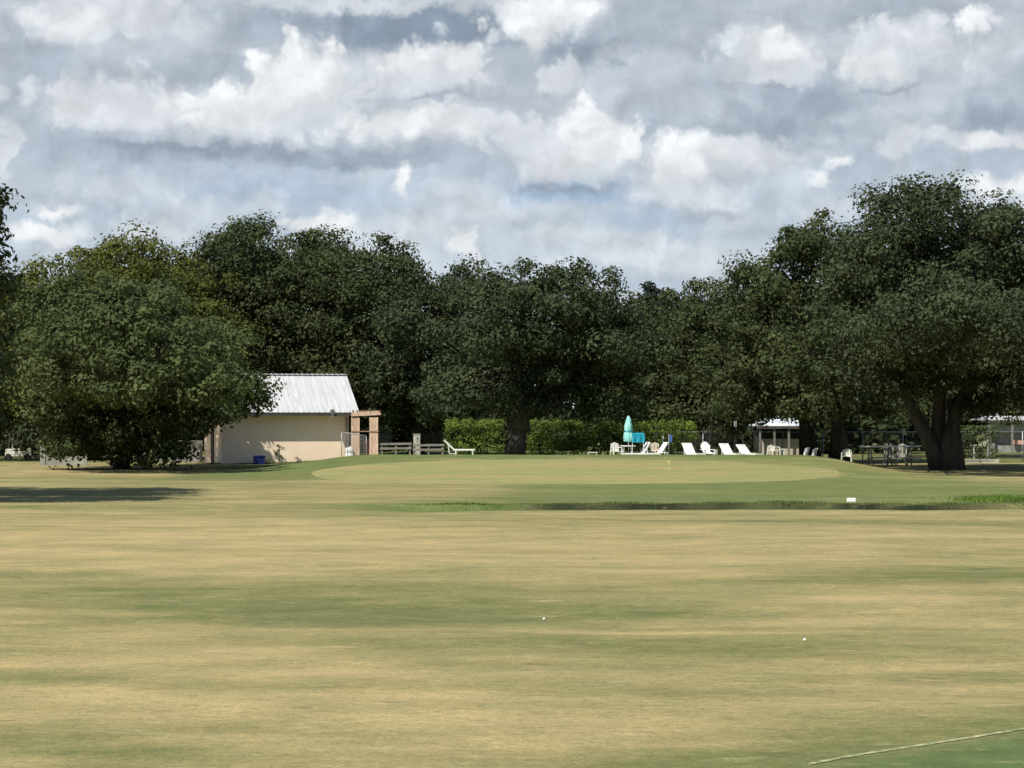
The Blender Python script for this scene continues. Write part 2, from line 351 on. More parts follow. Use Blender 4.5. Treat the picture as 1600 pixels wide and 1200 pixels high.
def npmesh(name, vs, fs, mat, attrs=None, smooth=False):
    me = bpy.data.meshes.new(name); k = fs.shape[1]
    me.vertices.add(len(vs)); me.vertices.foreach_set('co', vs.astype(np.float32).ravel())
    me.loops.add(fs.size); me.loops.foreach_set('vertex_index', fs.astype(np.int32).ravel())
    me.polygons.add(len(fs)); me.polygons.foreach_set('loop_start', np.arange(0, fs.size, k, dtype=np.int32))
    if smooth: me.polygons.foreach_set('use_smooth', np.ones(len(fs), bool))
    for nm, (dom, arr) in (attrs or {}).items():
        a = me.attributes.new(nm, 'FLOAT', dom); a.data.foreach_set('value', np.asarray(arr, np.float32).ravel())
    me.materials.append(mat); me.update(calc_edges=True); me.validate()
    o = bpy.data.objects.new(name, me); COL.objects.link(o); return o
def turf(name, straw, straw2, green, green2, mixattr=True, bump=.5):
    m = bpy.data.materials.new(name); m.use_nodes = True; t = m.node_tree; N = t.nodes.new; L = t.links.new
    p = t.nodes['Principled BSDF']; p.inputs['Roughness'].default_value = .95; p.inputs['Specular IOR Level'].default_value = .1
    g = N('ShaderNodeNewGeometry')
    def noise(s, d, r=.55, st=(1, 1, 1)):
        mp = N('ShaderNodeVectorMath'); mp.operation = 'MULTIPLY'; mp.inputs[1].default_value = st; L(g.outputs['Position'], mp.inputs[0])
        q = N('ShaderNodeTexNoise'); q.inputs['Scale'].default_value = s; q.inputs['Detail'].default_value = d; q.inputs['Roughness'].default_value = r
        L(mp.outputs[0], q.inputs['Vector']); return q.outputs[0]
    def mr(v, a, b, c, d):
        q = N('ShaderNodeMapRange'); L(v, q.inputs[0])
        for i, e in enumerate((a, b, c, d)): q.inputs[i+1].default_value = e
        return q.outputs[0]
    def mth(op, a, b):
        q = N('ShaderNodeMath'); q.operation = op
        for i, e in enumerate((a, b)):
            if isinstance(e, (int, float)): q.inputs[i].default_value = e
            else: L(e, q.inputs[i])
        return q.outputs[0]
    def mix(f, a, b):
        q = N('ShaderNodeMix'); q.data_type = 'RGBA'
        for i, e in ((0, f), (6, a), (7, b)):
            if isinstance(e, tuple): q.inputs[i].default_value = (*e, 1)
            elif isinstance(e, (int, float)): q.inputs[i].default_value = e
            else: L(e, q.inputs[i])
        return q.outputs[2]
    cs = mix(mr(noise(.6, 6), .35, .65, 0, 1), straw, straw2); cg = mix(mr(noise(.9, 6), .35, .65, 0, 1), green, green2)
    if mixattr:
        a = N('ShaderNodeAttribute'); a.attribute_name = 'green'
        k = mth('ADD', a.outputs['Fac'], mr(noise(.45, 9, .66, (.8, 1.25, 1)), .36, .64, -.19, .19))
        k = mth('ADD', k, mr(noise(5, 4, .65), .35, .65, -.14, .14))
        k = mth('ADD', k, mr(noise(.16, 5, .6, (.5, 1.5, 1)), .36, .64, -.24, .24))
        q = N('ShaderNodeMapRange'); q.interpolation_type = 'LINEAR'; L(k, q.inputs[0]); q.inputs[1].default_value = -.05; q.inputs[2].default_value = 1.0
        c = mix(q.outputs[0], cs, cg)
        b = N('ShaderNodeAttribute'); b.attribute_name = 'lush'
        b2 = N('ShaderNodeAttribute'); b2.attribute_name = 'rich'
        c = mix(b2.outputs['Fac'], c, mix(mr(noise(.8, 6), .35, .65, 0, 1), (.100,.138,.040), (.146,.180,.060)))
        b3 = N('ShaderNodeAttribute'); b3.attribute_name = 'ditch_shade'
        shadef = b3.outputs['Fac']
        c = mix(b.outputs['Fac'], c, mix(mr(noise(1.4, 5), .35, .65, 0, 1), (.082, .120, .040), (.120, .156, .056)))
    else:
        k = mr(noise(.22, 7, .6, (.6, 1.2, 1)), .42, .60, 1, 0); c = mix(k, cs, cg)
    # light bleached flecks and small dark tufts
    c = mix(mr(noise(1.7, 7, .7, (.7, 1.6, 1)), .57, .72, 0, .55), c, (.50, .42, .23))
    c = mix(mr(noise(2.6, 6, .7, (.8, 1.3, 1)), .57, .74, 0, .75), c, (.105, .100, .045))
    if mixattr: c = mix(shadef, c, (.022,.026,.014))  # near-black painted shade along the ditch bed and far bank
    c = mix(mr(noise(3.6, 4, .6, (.7, 1.2, 1)), .63, .74, 0, .55), c, (.125, .115, .055))
    fine = mr(noise(26, 3, .7), .28, .72, .72, 1.28)
    fine = mth('MULTIPLY', fine, mr(noise(7, 5, .75), .3, .7, .86, 1.14))
    sc_ = N('ShaderNodeVectorMath'); sc_.operation = 'SCALE'; L(c, sc_.inputs[0]); L(fine, sc_.inputs['Scale'])
    L(sc_.outputs[0], p.inputs['Base Color'])
    bp = N('ShaderNodeBump'); bp.inputs['Strength'].default_value = bump; bp.inputs['Distance'].default_value = .04
    L(mth('ADD', noise(14, 4, .7), mth('MULTIPLY', noise(3, 4, .6), .8)), bp.inputs['Height']); L(bp.outputs[0], p.inputs['Normal'])
    return m
M['turf'] = turf('fairway_turf', (.405,.318,.146), (.300,.250,.116), (.115,.128,.045), (.155,.162,.060))
M['green'] = turf('putting_turf', (.280,.255,.108), (.330,.252,.118), (.215,.232,.085), (.250,.250,.096), False, .15)
ground = npmesh('ground', vs, fs, M['turf'], {'green': ('POINT', G), 'lush': ('POINT', Gc), 'rich': ('POINT', Gc2), 'ditch_shade': ('POINT', DITCH_SHADE)}, True)
tag(ground, kind='structure')

# putting surface: a closely mown sheet lying on the mound
pts = []
na, nr = 120, 26
cxg, cyg = X(890, 135), 137.0
vsg = [(cxg, cyg, h1(cxg, cyg)+.006)]
def rim(a):
    ca, sa = math.cos(a), math.sin(a)
    # outline from the photograph's corners, bent by gentle waves
    k = abs(ca)**2.05+abs(sa)**2.05
    r = k**(-1/2.05)
    rx, ry = 12.6, 14.6
    w = 1+.03*math.sin(3*a+1)+.02*math.sin(5*a)
    x = cxg+ca*r*rx*w; y = cyg+sa*r*ry*w
    if sa < 0: x += 1.0*(ca)*abs(sa)
    return x, y
for j in range(1, nr+1):
    for i in range(na):
        x, y = rim(2*math.pi*i/na); f = j/nr
        x = cxg+(x-cxg)*f; y = cyg+(y-cyg)*f
        vsg.append((x, y, h1(x, y)+(.016 if j < nr else -.01)))
fg = []
for i in range(na): fg.append((0, 1+i, 1+(i+1) % na, 0))
for j in range(nr-1):
    for i in range(na):
        a = 1+j*na+i; b = 1+j*na+(i+1) % na; fg.append((a, a+na, b+na, b))
me = bpy.data.meshes.new('putting_green'); me.from_pydata(vsg, [], [f[:3] if f[0] == 0 else f for f in fg]); me.materials.append(M['green'])
me.polygons.foreach_set('use_smooth', [True]*len(me.polygons))
pg = bpy.data.objects.new('putting_green', me); COL.objects.link(pg); tag(pg, kind='structure')

# white boundary line painted on the turf
lm = MB(); stp = 60
prev = None
for i in range(stp+1):
    t = i/stp; p = LA*(1-t)+LB*t+np.array([0, .10*math.sin(t*5)]); w = .06+.012*math.sin(i*2.1)+.010*math.sin(i*5.3)
    a = p-np.array([0, w]); b = p+np.array([0, w])
    lm.v += [(a[0], a[1], h1(*a)+.006), (b[0], b[1], h1(*b)+.006)]
    if i: k = len(lm.v); lm.f.append((k-4, k-2, k-1, k-3)); lm.sm.append(False)
M['line'] = material('faded_line', (.17,.20,.08), (.42,.40,.22), 9, .9, contrast=(.4,.6))
ln = lm.build('painted_line', M['line']); tag(ln, kind='structure')

# water standing in the ditch
wm = bpy.data.materials.new('ditch_water'); wm.use_nodes = True; p = wm.node_tree.nodes['Principled BSDF']
p.inputs['Base Color'].default_value = (.018, .024, .018, 1); p.inputs['Roughness'].default_value = .06; p.inputs['Specular IOR Level'].default_value = .5
nn = wm.node_tree.nodes.new('ShaderNodeTexNoise'); nn.inputs['Scale'].default_value = 5
gg = wm.node_tree.nodes.new('ShaderNodeNewGeometry'); wm.node_tree.links.new(gg.outputs['Position'], nn.inputs['Vector'])
bb = wm.node_tree.nodes.new('ShaderNodeBump'); bb.inputs['Strength'].default_value = .12; bb.inputs['Distance'].default_value = .02
wm.node_tree.links.new(nn.outputs[0], bb.inputs['Height']); wm.node_tree.links.new(bb.outputs[0], p.inputs['Normal'])
wb = MB(); wb.v = [(1.9, DY-2, -.125), (7.2, DY-2, -.125), (7.2, DY+2, -.125), (1.9, DY+2, -.125)]; wb.f = [(0, 1, 2, 3)]; wb.sm = [False]
tag(wb.build('water', wm), kind='structure')

# concrete pool deck behind the rim
pd = MB()
xs = np.linspace(-9.5, 14.5, 40); ys = np.linspace(165.5, 171, 8)
for yy in ys:
    for xx in xs: pd.v.append((xx, yy, h1(xx, yy)+.05))
for j in range(7):
    for i in range(39): a = j*40+i; pd.f.append((a, a+1, a+41, a+40)); pd.sm.append(True)
tag(pd.build('pool_deck', M['concrete']), kind='structure')

# ------------------------------------------------------------------ foliage
def leaves(cl, per, size, seed, up=.35, flat=.7):
    """cl: array of (x,y,z,r). Returns verts, faces, tone for diamond leaf sprays set around each cluster."""
    rs = np.random.RandomState(seed); n = len(cl)*per
    c = np.repeat(cl[:, :3], per, 0); r = np.repeat(cl[:, 3], per)
    d = rs.normal(size=(n, 3)); d /= np.linalg.norm(d, axis=1)[:, None]
    d[:, 2] += up*.6; d /= np.linalg.norm(d, axis=1)[:, None]
    rad = r*(.35+.75*rs.rand(n)**.55)*(1+.25*(rs.rand(n) > .93))
    pos = c+d*rad[:, None]*np.array([1, 1, flat])
    nrm = d*1.0+rs.normal(size=(n, 3))*.36+np.array([0, 0, up]); nrm /= np.linalg.norm(nrm, axis=1)[:, None]
    a = rs.normal(size=(n, 3)); u = np.cross(nrm, a); u /= np.linalg.norm(u, axis=1)[:, None]; v = np.cross(nrm, u)
    s = size*(.55+.9*rs.rand(n))[:, None]; w = s*(.45+.25*rs.rand(n))[:, None]
    bend = nrm*s*.25
    q = np.stack([pos-u*s, pos-v*w+bend*.5, pos+u*s, pos+v*w-bend*.5], 1).reshape(-1, 3)
    f = np.arange(n*4).reshape(n, 4)
    ct = np.repeat(rs.rand(len(cl)), per)
    tone = np.clip(.25*rs.rand(n)+.7*ct, 0, 1)
    return q, f, tone
def crown_clusters(lobes, rs, dens, cr, inner=.25):
    out = []
    for (cx, cy, cz, rx, ry, rz) in lobes:
        area = 4*math.pi*((rx*ry)**1.6/3+(rx*rz)**1.6/3+(ry*rz)**1.6/3)**(1/1.6)
        n = max(3, int(area*dens/(cr*cr)))
        d = rs.normal(size=(n, 3)); d /= np.linalg.norm(d, axis=1)[:, None]
        k = .70+.36*rs.rand(n); m = rs.rand(n) < inner; k[m] = .25+.4*rs.rand(m.sum())
        keep = ~((d[:, 2] < -.75) & (rs.rand(n) < .5))
        p = np.array([cx, cy, cz])+d*k[:, None]*np.array([rx, ry, rz])
        r = cr*(.55+.8*rs.rand(n))
        out.append(np.concatenate([p, r[:, None]], 1)[keep])
    return np.concatenate(out)
NLEAF = [0]
def tree(name, label, cat, px, d, lobes, mat, trunk_r=.45, seed=1, cr=.95, per=150, size=.11, dens=.36, thick=(-3.6, 4.2), stems=None, group='live oaks round the green', depth=.85, inner=.25, zg=None, zfront=3.5):
    rs = np.random.RandomState(seed); rnd = random.Random(seed)
    bx = X(px, d); bz = h1(bx, d) if zg is None else zg
    root = empty(name, (bx, d, bz-.05)); tag(root, label, cat, group)
    L = []
    for l in lobes:
        lp, ly, rx, ry = l[:4]; dd = l[4] if len(l) > 4 else rnd.uniform(-1.5, 1.5); D = d+dd; k = D/F
        L.append((X(lp, D)-bx, dd, Z(ly, D)-bz, rx*k, rx*k*depth, ry*k))
    cl = crown_clusters(L, rs, dens, cr, inner)
    for tk in thick:       # the crown goes round the trunk: more of it in front and behind
        X2 = [(a+rnd.uniform(-.8, .8), b+tk*rnd.uniform(.8, 1.2), c+rnd.uniform(-.4, .2)-(.9 if tk < 0 else .3), e*.8, f_*.9, g_*.72) for (a, b, c, e, f_, g_) in L if c > (zfront if tk < 0 else 3.5) and abs(b) < 4]
        if X2: cl = np.concatenate([cl, crown_clusters(X2, rs, dens*(.8 if tk < 0 else .5), cr, inner)])
    cl = cl[cl[:, 2]-cl[:, 3]*.5 > .1]
    q, f, tone = leaves(cl, per, size, seed+7)
    NLEAF[0] += len(f)
    o = npmesh('crown', q, f, mat, {'tone': ('FACE', tone)}); o.parent = root
    # trunk and limbs
    t = MB(); stems = stems or [[(0, 0, 0), (.1, 0, 1.6), (.2, .1, 3.0)]]
    tops = []
    for st in stems:
        m = len(st); rr = [trunk_r*(1.35 if i == 0 else 1)*(1-.5*i/(m-1 if m > 1 else 1)) for i in range(m)]
        t.tube(st, rr, 12); tops.append((Vector(st[-1]), rr[-1]))
    for i, (cx, cy, cz, rx, ry, rz) in enumerate(L):
        tgt = Vector((cx, cy, cz)); tp, r0 = min(tops, key=lambda q: (q[0]-tgt).length)
        r0 *= .62; mid = tp.lerp(tgt, .5)+Vector((rnd.uniform(-.6, .6), rnd.uniform(-.6, .6), rnd.uniform(-.2, .8)))
        t.tube([tp-Vector((0, 0, .2)), tp.lerp(mid, .5)+Vector((0, 0, .25)), mid, mid.lerp(tgt, .6), tgt], [r0, r0*.85, r0*.65, r0*.45, r0*.25], 8)
        for k in range(5):
            e = tgt+Vector((rnd.uniform(-.85, .85)*rx, rnd.uniform(-.85, .85)*ry, rnd.uniform(-.5, .85)*rz)); s = mid.lerp(tgt, rnd.uniform(.2, .9))
            t.tube([s, s.lerp(e, .5)+Vector((0, 0, rnd.uniform(-.2, .4))), e], [r0*.3, r0*.2, r0*.06], 5)
    t.build('trunk', M['bark'], root)
    return root

tree('oak_tree', 'large oak leaning in from the left edge, its shadow lying across the fairway', 'tree', -270, 106,
     [(-160,105,100,80,-6),(-160,110,98,80,0),(-165,210,108,90,-3),(-150,210,90,90,-9),(-152,213,104,70,-12),(-155,75,104,70,-12),(-150,30,100,70,-8),(-145,60,100,60,-3),(-30,450,44,60,0),(-40,540,60,80,0),(-45,640,60,70,0),(-118,62,66,50,-5),(-122,40,70,50,-1),(-250,120,120,100,-4),(-270,380,190,150,0),(-120,330,95,100,-1),(-62,352,78,46,0),(-25,320,38,34,0),(-200,190,110,90,-6),(-160,300,90,80,-8),(-90,470,90,70,1),(-330,250,150,130,2),(-35,392,60,26,0),(-160,420,90,60,-7),(-190,330,110,110,-10),(-215,470,110,80,-9)],
     M['oak_pale'], .5, 11, dens=.36, size=.11, per=115, cr=.75, thick=())
tree('oak_tree', 'pale green low-branched oak standing in front of the white-roofed building', 'tree', 190, 155,
     [(140,520,80,50,-12),(255,520,80,50,-12),(325,600,46,36,-12),(95,600,50,46,-11),(210,590,90,40,-13),(290,610,34,40,13),(282,580,40,50,15),(302,645,22,24,12),(285,555,52,60,10),(250,600,60,50,9),(310,600,36,30,10),(140,690,60,36,-4),(250,700,50,30,-4),(95,640,50,60,-3),(60,500,50,60,2),(140,470,70,50,2),(305,585,48,44,6),(335,625,34,24,6.5),(268,610,50,40,6),(150,560,100,60,-8),(290,575,80,50,-7),(60,600,60,60,-5),(318,545,50,36,4),(205,505,105,62,0),(115,560,70,75,-1),(300,560,95,65,0),(250,620,120,60,-2),(150,640,80,62,-2),(360,602,62,38,.5),(402,604,30,17,0),(190,692,62,28,-2),(332,642,50,22,0),(250,690,40,18,-2),(230,460,60,36,1),(100,690,32,20,0),(215,560,90,60,-3)],
     M['oak_pale'], .38, 12, cr=.8, size=.115, per=120, dens=.40, thick=(3.5,), stems=[[(0,0,0),(.15,0,1),(.3,.1,2.4)]])
tree('oak_tree', 'olive green rounded oak behind the pale low oak on the left', 'tree', 140, 182,
     [(300,600,50,60,-4),(330,480,50,60,0),(205,422,95,56,0),(160,410,60,40,0),(95,462,90,56,0),(20,500,90,90,0),(262,470,80,70,1),(150,560,150,110,0),(-10,600,90,90,0),(330,560,70,90,0),(250,425,50,40,1),(60,640,70,50,0),(200,620,110,60,0),(320,640,80,50,2)],
     M['oak_olive'], .5, 13, cr=1.05)
tree('oak_tree', 'tall dark live oak with an airy top, rising behind the white metal roof', 'tree', 470, 190,
     [(405,405,85,52,0),(480,408,80,46,0),(560,432,80,44,0),(375,480,100,80,0),(500,500,130,90,0),(612,462,58,50,0),(450,585,140,80,0),(575,565,90,90,0),(400,352,34,14,0),(345,368,22,11,0),(620,398,20,9,0),(515,378,40,14,0),(590,385,26,11,0),(345,430,60,50,1),(400,640,80,40,2),(520,640,80,44,0),(610,600,60,60,1),(560,500,90,70,2)],
     M['oak'], .55, 14, cr=1.0)
tree('oak_tree', 'dark live oak between the airy tall oak and the leaning centre oak', 'tree', 650, 186,
     [(700,455,56,44,0),(655,470,60,56,0),(640,520,80,80,0),(720,545,70,70,0),(650,600,80,60,0),(620,636,45,24,0),(740,452,50,36,1),(700,625,60,34,0),(760,520,60,70,2),(590,560,60,80,1),(660,655,70,20,1),(760,600,60,50,2)],
     M['oak_dark'], .45, 15, cr=.95)
tree('oak_tree', 'wide dark live oak in the centre, its leaning trunk in front of the hedge', 'tree', 803, 166,
     [(822,445,60,38,0),(905,455,70,44,0),(958,492,50,52,0),(785,500,70,56,0),(880,550,110,70,0),(745,585,56,46,0),(835,600,80,38,0),(950,590,70,50,0),(740,622,44,20,-1),(890,620,44,20,0),(995,520,34,50,1),(860,500,80,60,0),(770,448,36,22,0),(835,636,60,14,1),(940,640,60,18,0),(700,600,40,50,0)],
     M['oak_dark'], .5, 16, cr=.95, dens=.38, zfront=6.5, thick=(-3.6,), stems=[[(0,0,0),(.25,0,1.2),(.45,0,2.3),(1.6,0,2.9),(2.6,0,3.3)],[(.3,0,1.6),(.4,.2,3),(.1,.3,4.2)]])
tree('oak_tree', 'lower dark oak in the dip of the treeline right of the centre', 'tree', 1095, 184,
     [(1072,492,62,46,0),(1135,484,62,52,0),(1030,560,75,64,0),(1110,580,90,70,0),(1060,625,80,28,0),(1150,632,55,26,0),(1175,540,60,60,0),(1000,600,60,60,1),(990,530,50,60,2),(1110,530,80,60,1),(1040,648,60,18,1)],
     M['oak'], .45, 17, cr=.95)
tree('pine_tree', 'small dark pine tip poking up in the dip of the treeline', 'tree', 1024, 198,
     [(1016,452,7,16,0),(1024,470,14,18,0),(1038,468,8,15,0),(1024,500,30,30,0),(1028,560,34,40,0)],
     M['pine'], .2, 18, cr=.45, size=.12, per=90, dens=.5, group='pines in the treeline')
tree('oak_tree', 'broad live oak left of the tallest oak, its crown stepping down to the left', 'tree', 1312, 172,
     [(1190,418,50,36,0),(1240,385,50,30,0),(1300,385,60,50,0),(1200,480,80,66,0),(1290,480,100,80,0),(1180,565,80,66,0),(1280,590,90,56,0),(1225,632,56,22,0),(1165,470,40,46,1),(1270,372,30,18,0),(1280,560,90,44,-13),(1365,590,66,34,-13),(1330,540,80,80,1),(1370,470,60,80,2),(1240,620,70,30,0),(1340,635,60,20,1),(1140,600,60,50,1)],
     M['oak'], .55, 19, cr=.95, stems=[[(0,0,0),(-.1,0,2),(-.3,0,4)],[(-1.6,1,0),(-1.9,1,2.2),(-2.2,1,4.4)]])
tree('oak_tree', 'tallest live oak at the right with a massive forked trunk', 'tree', 1470, 152,
     [(1400,312,52,22,0),(1462,300,50,18,0),(1530,330,52,24,0),(1588,340,46,22,0),(1370,398,72,58,0),(1475,400,100,66,0),(1585,420,90,70,0),(1345,478,70,60,0),(1450,490,100,70,0),(1560,510,100,74,0),(1350,556,66,40,-1),(1430,556,70,44,-2),(1530,575,90,44,-1),(1665,440,90,100,0),(1410,355,60,22,0),(1540,368,70,22,0),(1650,560,70,50,0),(1535,635,30,16,-1),(1425,520,80,44,-12),(1525,530,90,44,-12),(1620,510,90,60,-12),(1375,520,60,44,-9),(1700,520,90,70,-10),(1480,480,100,50,-8),(1480,500,90,40,-17),(1580,500,90,42,-17),(1670,500,90,50,-17),(1400,505,50,36,-16),(1500,520,100,50,9),(1600,540,100,60,11),(1400,560,80,40,10),(1700,540,90,60,5),(1590,610,50,22,-2),(1500,470,120,100,3),(1395,610,34,26,-2)],
     M['oak_dark'], .46, 20, cr=.95, dens=.38, zfront=6.5,
     stems=[[(0,0,0),(-.5,0,1.4),(-1.3,0,2.9),(-2.2,0,4.6),(-2.7,0,6.6)],[(.3,.1,0),(.35,0,1.6),(.9,0,3.2),(1.8,.3,4.6),(2.9,.3,5.8)],[(0,.3,0),(-.1,.3,2.2),(.05,.3,4.6),(.2,.3,7)],[(.7,0,0),(.75,.1,1.8),(.6,.3,3.8)]])
tree('oak_tree', 'oak at the far right edge, behind the chain link fence', 'tree', 1612, 192,
     [(1600,560,70,60,0),(1660,500,90,90,0),(1560,600,60,36,0),(1640,610,60,30,0),(1500,600,60,40,0),(1420,590,80,50,2),(1540,520,90,70,3)],
     M['oak'], .4, 21, cr=.95, group='live oaks round the green')
tree('oak_tree', 'dark oak crown at the left edge, behind the olive oak', 'tree', 10, 200,
     [(30,684,44,16,-23),(40,600,60,70,-20),(0,560,60,70,-22),(20,650,60,30,-18),(-10,500,50,60,-20),(20,690,50,24,-6),(0,640,60,40,-8),(0,470,80,66,0),(60,540,90,90,0),(-60,560,90,110,0),(10,640,90,50,0)],
     M['oak_dark'], .4, 22, cr=1.0)
# woodland beyond: reads as one dark mass
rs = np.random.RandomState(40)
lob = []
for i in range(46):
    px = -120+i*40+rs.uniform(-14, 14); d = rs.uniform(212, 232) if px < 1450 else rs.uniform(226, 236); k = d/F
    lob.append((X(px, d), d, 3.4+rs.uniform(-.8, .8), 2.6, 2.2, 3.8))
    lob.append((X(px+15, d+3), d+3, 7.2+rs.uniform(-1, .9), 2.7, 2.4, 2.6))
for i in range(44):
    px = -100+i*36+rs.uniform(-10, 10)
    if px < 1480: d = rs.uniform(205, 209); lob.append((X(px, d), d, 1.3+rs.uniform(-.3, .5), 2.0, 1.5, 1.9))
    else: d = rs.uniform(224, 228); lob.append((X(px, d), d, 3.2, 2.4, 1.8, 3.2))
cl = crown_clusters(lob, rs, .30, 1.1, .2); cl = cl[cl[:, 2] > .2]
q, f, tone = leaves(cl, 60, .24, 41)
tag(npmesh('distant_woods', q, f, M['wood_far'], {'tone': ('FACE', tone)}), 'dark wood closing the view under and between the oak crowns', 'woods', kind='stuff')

def hedge(label, px0, px1, d, ptop, seed, mat, w=.55, name='hedge', cat='hedge', top_bright=None, dens=1.0, r=.26):
    rs = np.random.RandomState(seed); x0, x1 = X(px0, d), X(px1, d); zt = Z(ptop, d); L = x1-x0
    root = empty(name, ((x0+x1)/2, d, h1((x0+x1)/2, d)), label=label, cat=cat); zb = root.location.z; hgt = zt-zb
    n = int(L*hgt*26*dens)
    p = np.stack([rs.uniform(-L/2, L/2, n), rs.uniform(-w, w, n), rs.uniform(.1, hgt-.16, n), rs.uniform(.7, 1.3, n)*r], 1)
    p[:, 2] += .07*np.sin(p[:, 0]*9.1)+.15*np.sin(p[:, 0]*1.9+seed)+.05*np.sin(p[:, 0]*4.7)
    m = rs.rand(n) < .25; p[m, 2] = hgt-rs.uniform(.0, .25, m.sum()); 
    q, f, tone = leaves(p, 34, .055, seed+1, flat=.9)
    o = npmesh('foliage', q, f, mat, {'tone': ('FACE', tone)}); o.parent = root
    st = MB()
    for i in range(int(L*2.2)):
        x = -L/2+.2+i/2.2; 
        if x < L/2-.1: st.tube([(x, 0, 0), (x+rs.uniform(-.2, .2), rs.uniform(-.2, .2), hgt*.8)], [.03, .012], 5)
    st.build('stems', M['bark'], root)
    return root
hedge('clipped bright green hedge left of the leaning oak trunk', 697, 786, 172.5, 659, 50, M['hedge'])
hedge('long clipped green hedge running right behind the teal umbrella', 826, 1086, 173, 660, 51, M['hedge'])
hedge('small unkempt shrub beyond the right end of the long hedge', 1092, 1165, 176, 668, 52, M['oak'], name='shrub', cat='shrub', dens=.6)
hedge('grey green vine growing over the fence right of the tallest oak', 1503, 1560, 176.5, 668, 53, M['vine'], w=.25, name='vine', cat='vine', dens=.7)

def grass_patch(name, label, cat, pts, n, hh, mat, seed, kind='stuff'):
    rs = np.random.RandomState(seed); V = []; T = []
    i = rs.randint(0, len(pts), n); P = np.array(pts)
    x = P[i, 0]+rs.normal(size=n)*P[i, 2]; y = P[i, 1]+rs.normal(size=n)*P[i, 3]
    z = H(x, y); h = hh*(.4+.8*rs.rand(n))*P[i, 4]; a = rs.rand(n)*6.28; w = .012+.012*rs.rand(n)
    le = rs.normal(size=(n, 2))*h[:, None]*.3
    b0 = np.stack([x-np.cos(a)*w, y-np.sin(a)*w, z-.02], 1); b1 = np.stack([x+np.cos(a)*w, y+np.sin(a)*w, z-.02], 1)
    m1 = np.stack([x+np.cos(a)*w*.7+le[:, 0]*.4, y+np.sin(a)*w*.7+le[:, 1]*.4, z+h*.6], 1); t = np.stack([x+le[:, 0], y+le[:, 1], z+h], 1)
    q = np.stack([b0, b1, m1, t], 1).reshape(-1, 3)
    o = npmesh(name, q, np.arange(n*4).reshape(n, 4), mat, {'tone': ('FACE', rs.rand(n))})
    return tag(o, label, cat, kind=kind)
bank = []
for px in range(640, 1700, 10):
    xx = X(px, DY); c = DY+.35*math.sin(xx*.3)+.25*math.sin(xx*.77+1)
    bank.append((xx, c+1.7, .25, .12, .4*(.5+abs(math.sin(px*.037)+math.sin(px*.011)))))
    if px > 1480: bank.append((xx, c+.3, .4, .5, .35+.4*abs(math.sin(px*.05)))); bank.append((xx, c+2.2, .4, .8, .5*abs(math.sin(px*.031))))
grass_patch('bank_grass', 'ragged green grass along the banks of the ditch', 'grass', bank, 7000, .085, M['weed'], 60)
cl = [(X(px, 101+dy), 101+dy, .5, .4, 1.0) for px, dy in ((1545,0),(1570,1),(1590,2),(1620,1),(1595,-1),(1560,3),(1600,-1),(1535,1.5))]
grass_patch('tall_grass', 'tall bright weeds on the far bank at the right edge', 'grass', cl, 4500, .15, M['hedge'], 61)
wl_ = []
for i in range(60): 
    t = i/59; px = 330+t*230; wl_.append((X(px, 168.4+t*1.6), 168.0+t*1.7, .12, .12, .6))
grass_patch('wall_weeds', 'low weeds along the foot of the peach wall', 'grass', wl_, 2500, .16, M['weed'], 62)
# ------------------------------------------------------------------ the white-roofed building
TH = R(15); bl = (X(346, 168), 168.0); BW = 7.5; BD = 6.2
house = empty('building', (bl[0], bl[1], 0), TH, label='single storey peach building with a white metal gable roof', cat='building')
# local: x along the front wall, y into the building, z up
ov, og = .69, .50; ez = Z(645, 167.3); pitch = math.tan(R(31)); half = BD/2+ov; rise = half*pitch
wt_ = ez+ov*pitch-.16
w = MB()
w.box((BW/2, .1, wt_/2-.2), (BW, .2, wt_+.4)); w.box((BW/2, BD-.1, wt_/2-.2), (BW, .2, wt_+.4))
for xx in (.1, BW-.1):
    w.box((xx, BD/2, wt_/2-.2), (.2, BD-.4, wt_+.4))
    w.poly([(xx, 0, wt_), (xx, BD, wt_), (xx, BD/2, wt_+BD/2*pitch)], .2, (1, 0, 0))
w.build('wall', M['stucco'], house)
rf = MB(); th = .05
for s in (1, -1):
    y0 = -ov if s == 1 else BD+ov
    a = Vector((-og, y0, ez)); b = Vector((BW+og, y0, ez)); c = Vector((BW+og, BD/2, ez+rise)); d_ = Vector((-og, BD/2, ez+rise))
    nrm = Vector((0, -s*pitch, 1)).normalized()
    rf.poly([a, b, c, d_] if s == 1 else [b, a, d_, c], th, nrm)
    k = 0
    while k*.305 < BW+2*og-.02:
        x = -og+.02+k*.305; rf.bar(Vector((x, y0, ez))+nrm*.04, Vector((x, BD/2, ez+rise))+nrm*.04, .035, .05); k += 1
roof = rf.build('roof', M['roof'], house)
MB().bar((-og-.01, BD/2-.12, ez+rise+.03-.04), (BW+og+.01, BD/2-.12, ez+rise+.03-.04), .3, .03).build('ridge_cap', M['roof'], roof)
fc = MB(); fc.bar((-og, -ov+.03, ez-.12), (BW+og, -ov+.03, ez-.12), .04, .14)
fc.build('fascia', M['trim'], house)
sf = MB(); sf.poly([(-og+.05, -ov+.06, ez-.05), (-og+.05, -.02, ez-.05+(ov-.08)*pitch), (-og+.05, -.02, ez-.09+(ov-.08)*pitch), (-og+.05, -ov+.06, ez-.09)], .01, (1,0,0))
sf2 = MB(); sf2.poly([(-og+.05, -ov+.06, ez-.07), (BW+og-.05, -ov+.06, ez-.07), (BW+og-.05, -.01, ez-.07+(ov-.08)*pitch), (-og+.05, -.01, ez-.07+(ov-.08)*pitch)], .02, Vector((0, -pitch, 1)).normalized())
sf2.build('soffit', M['soffit'], house)
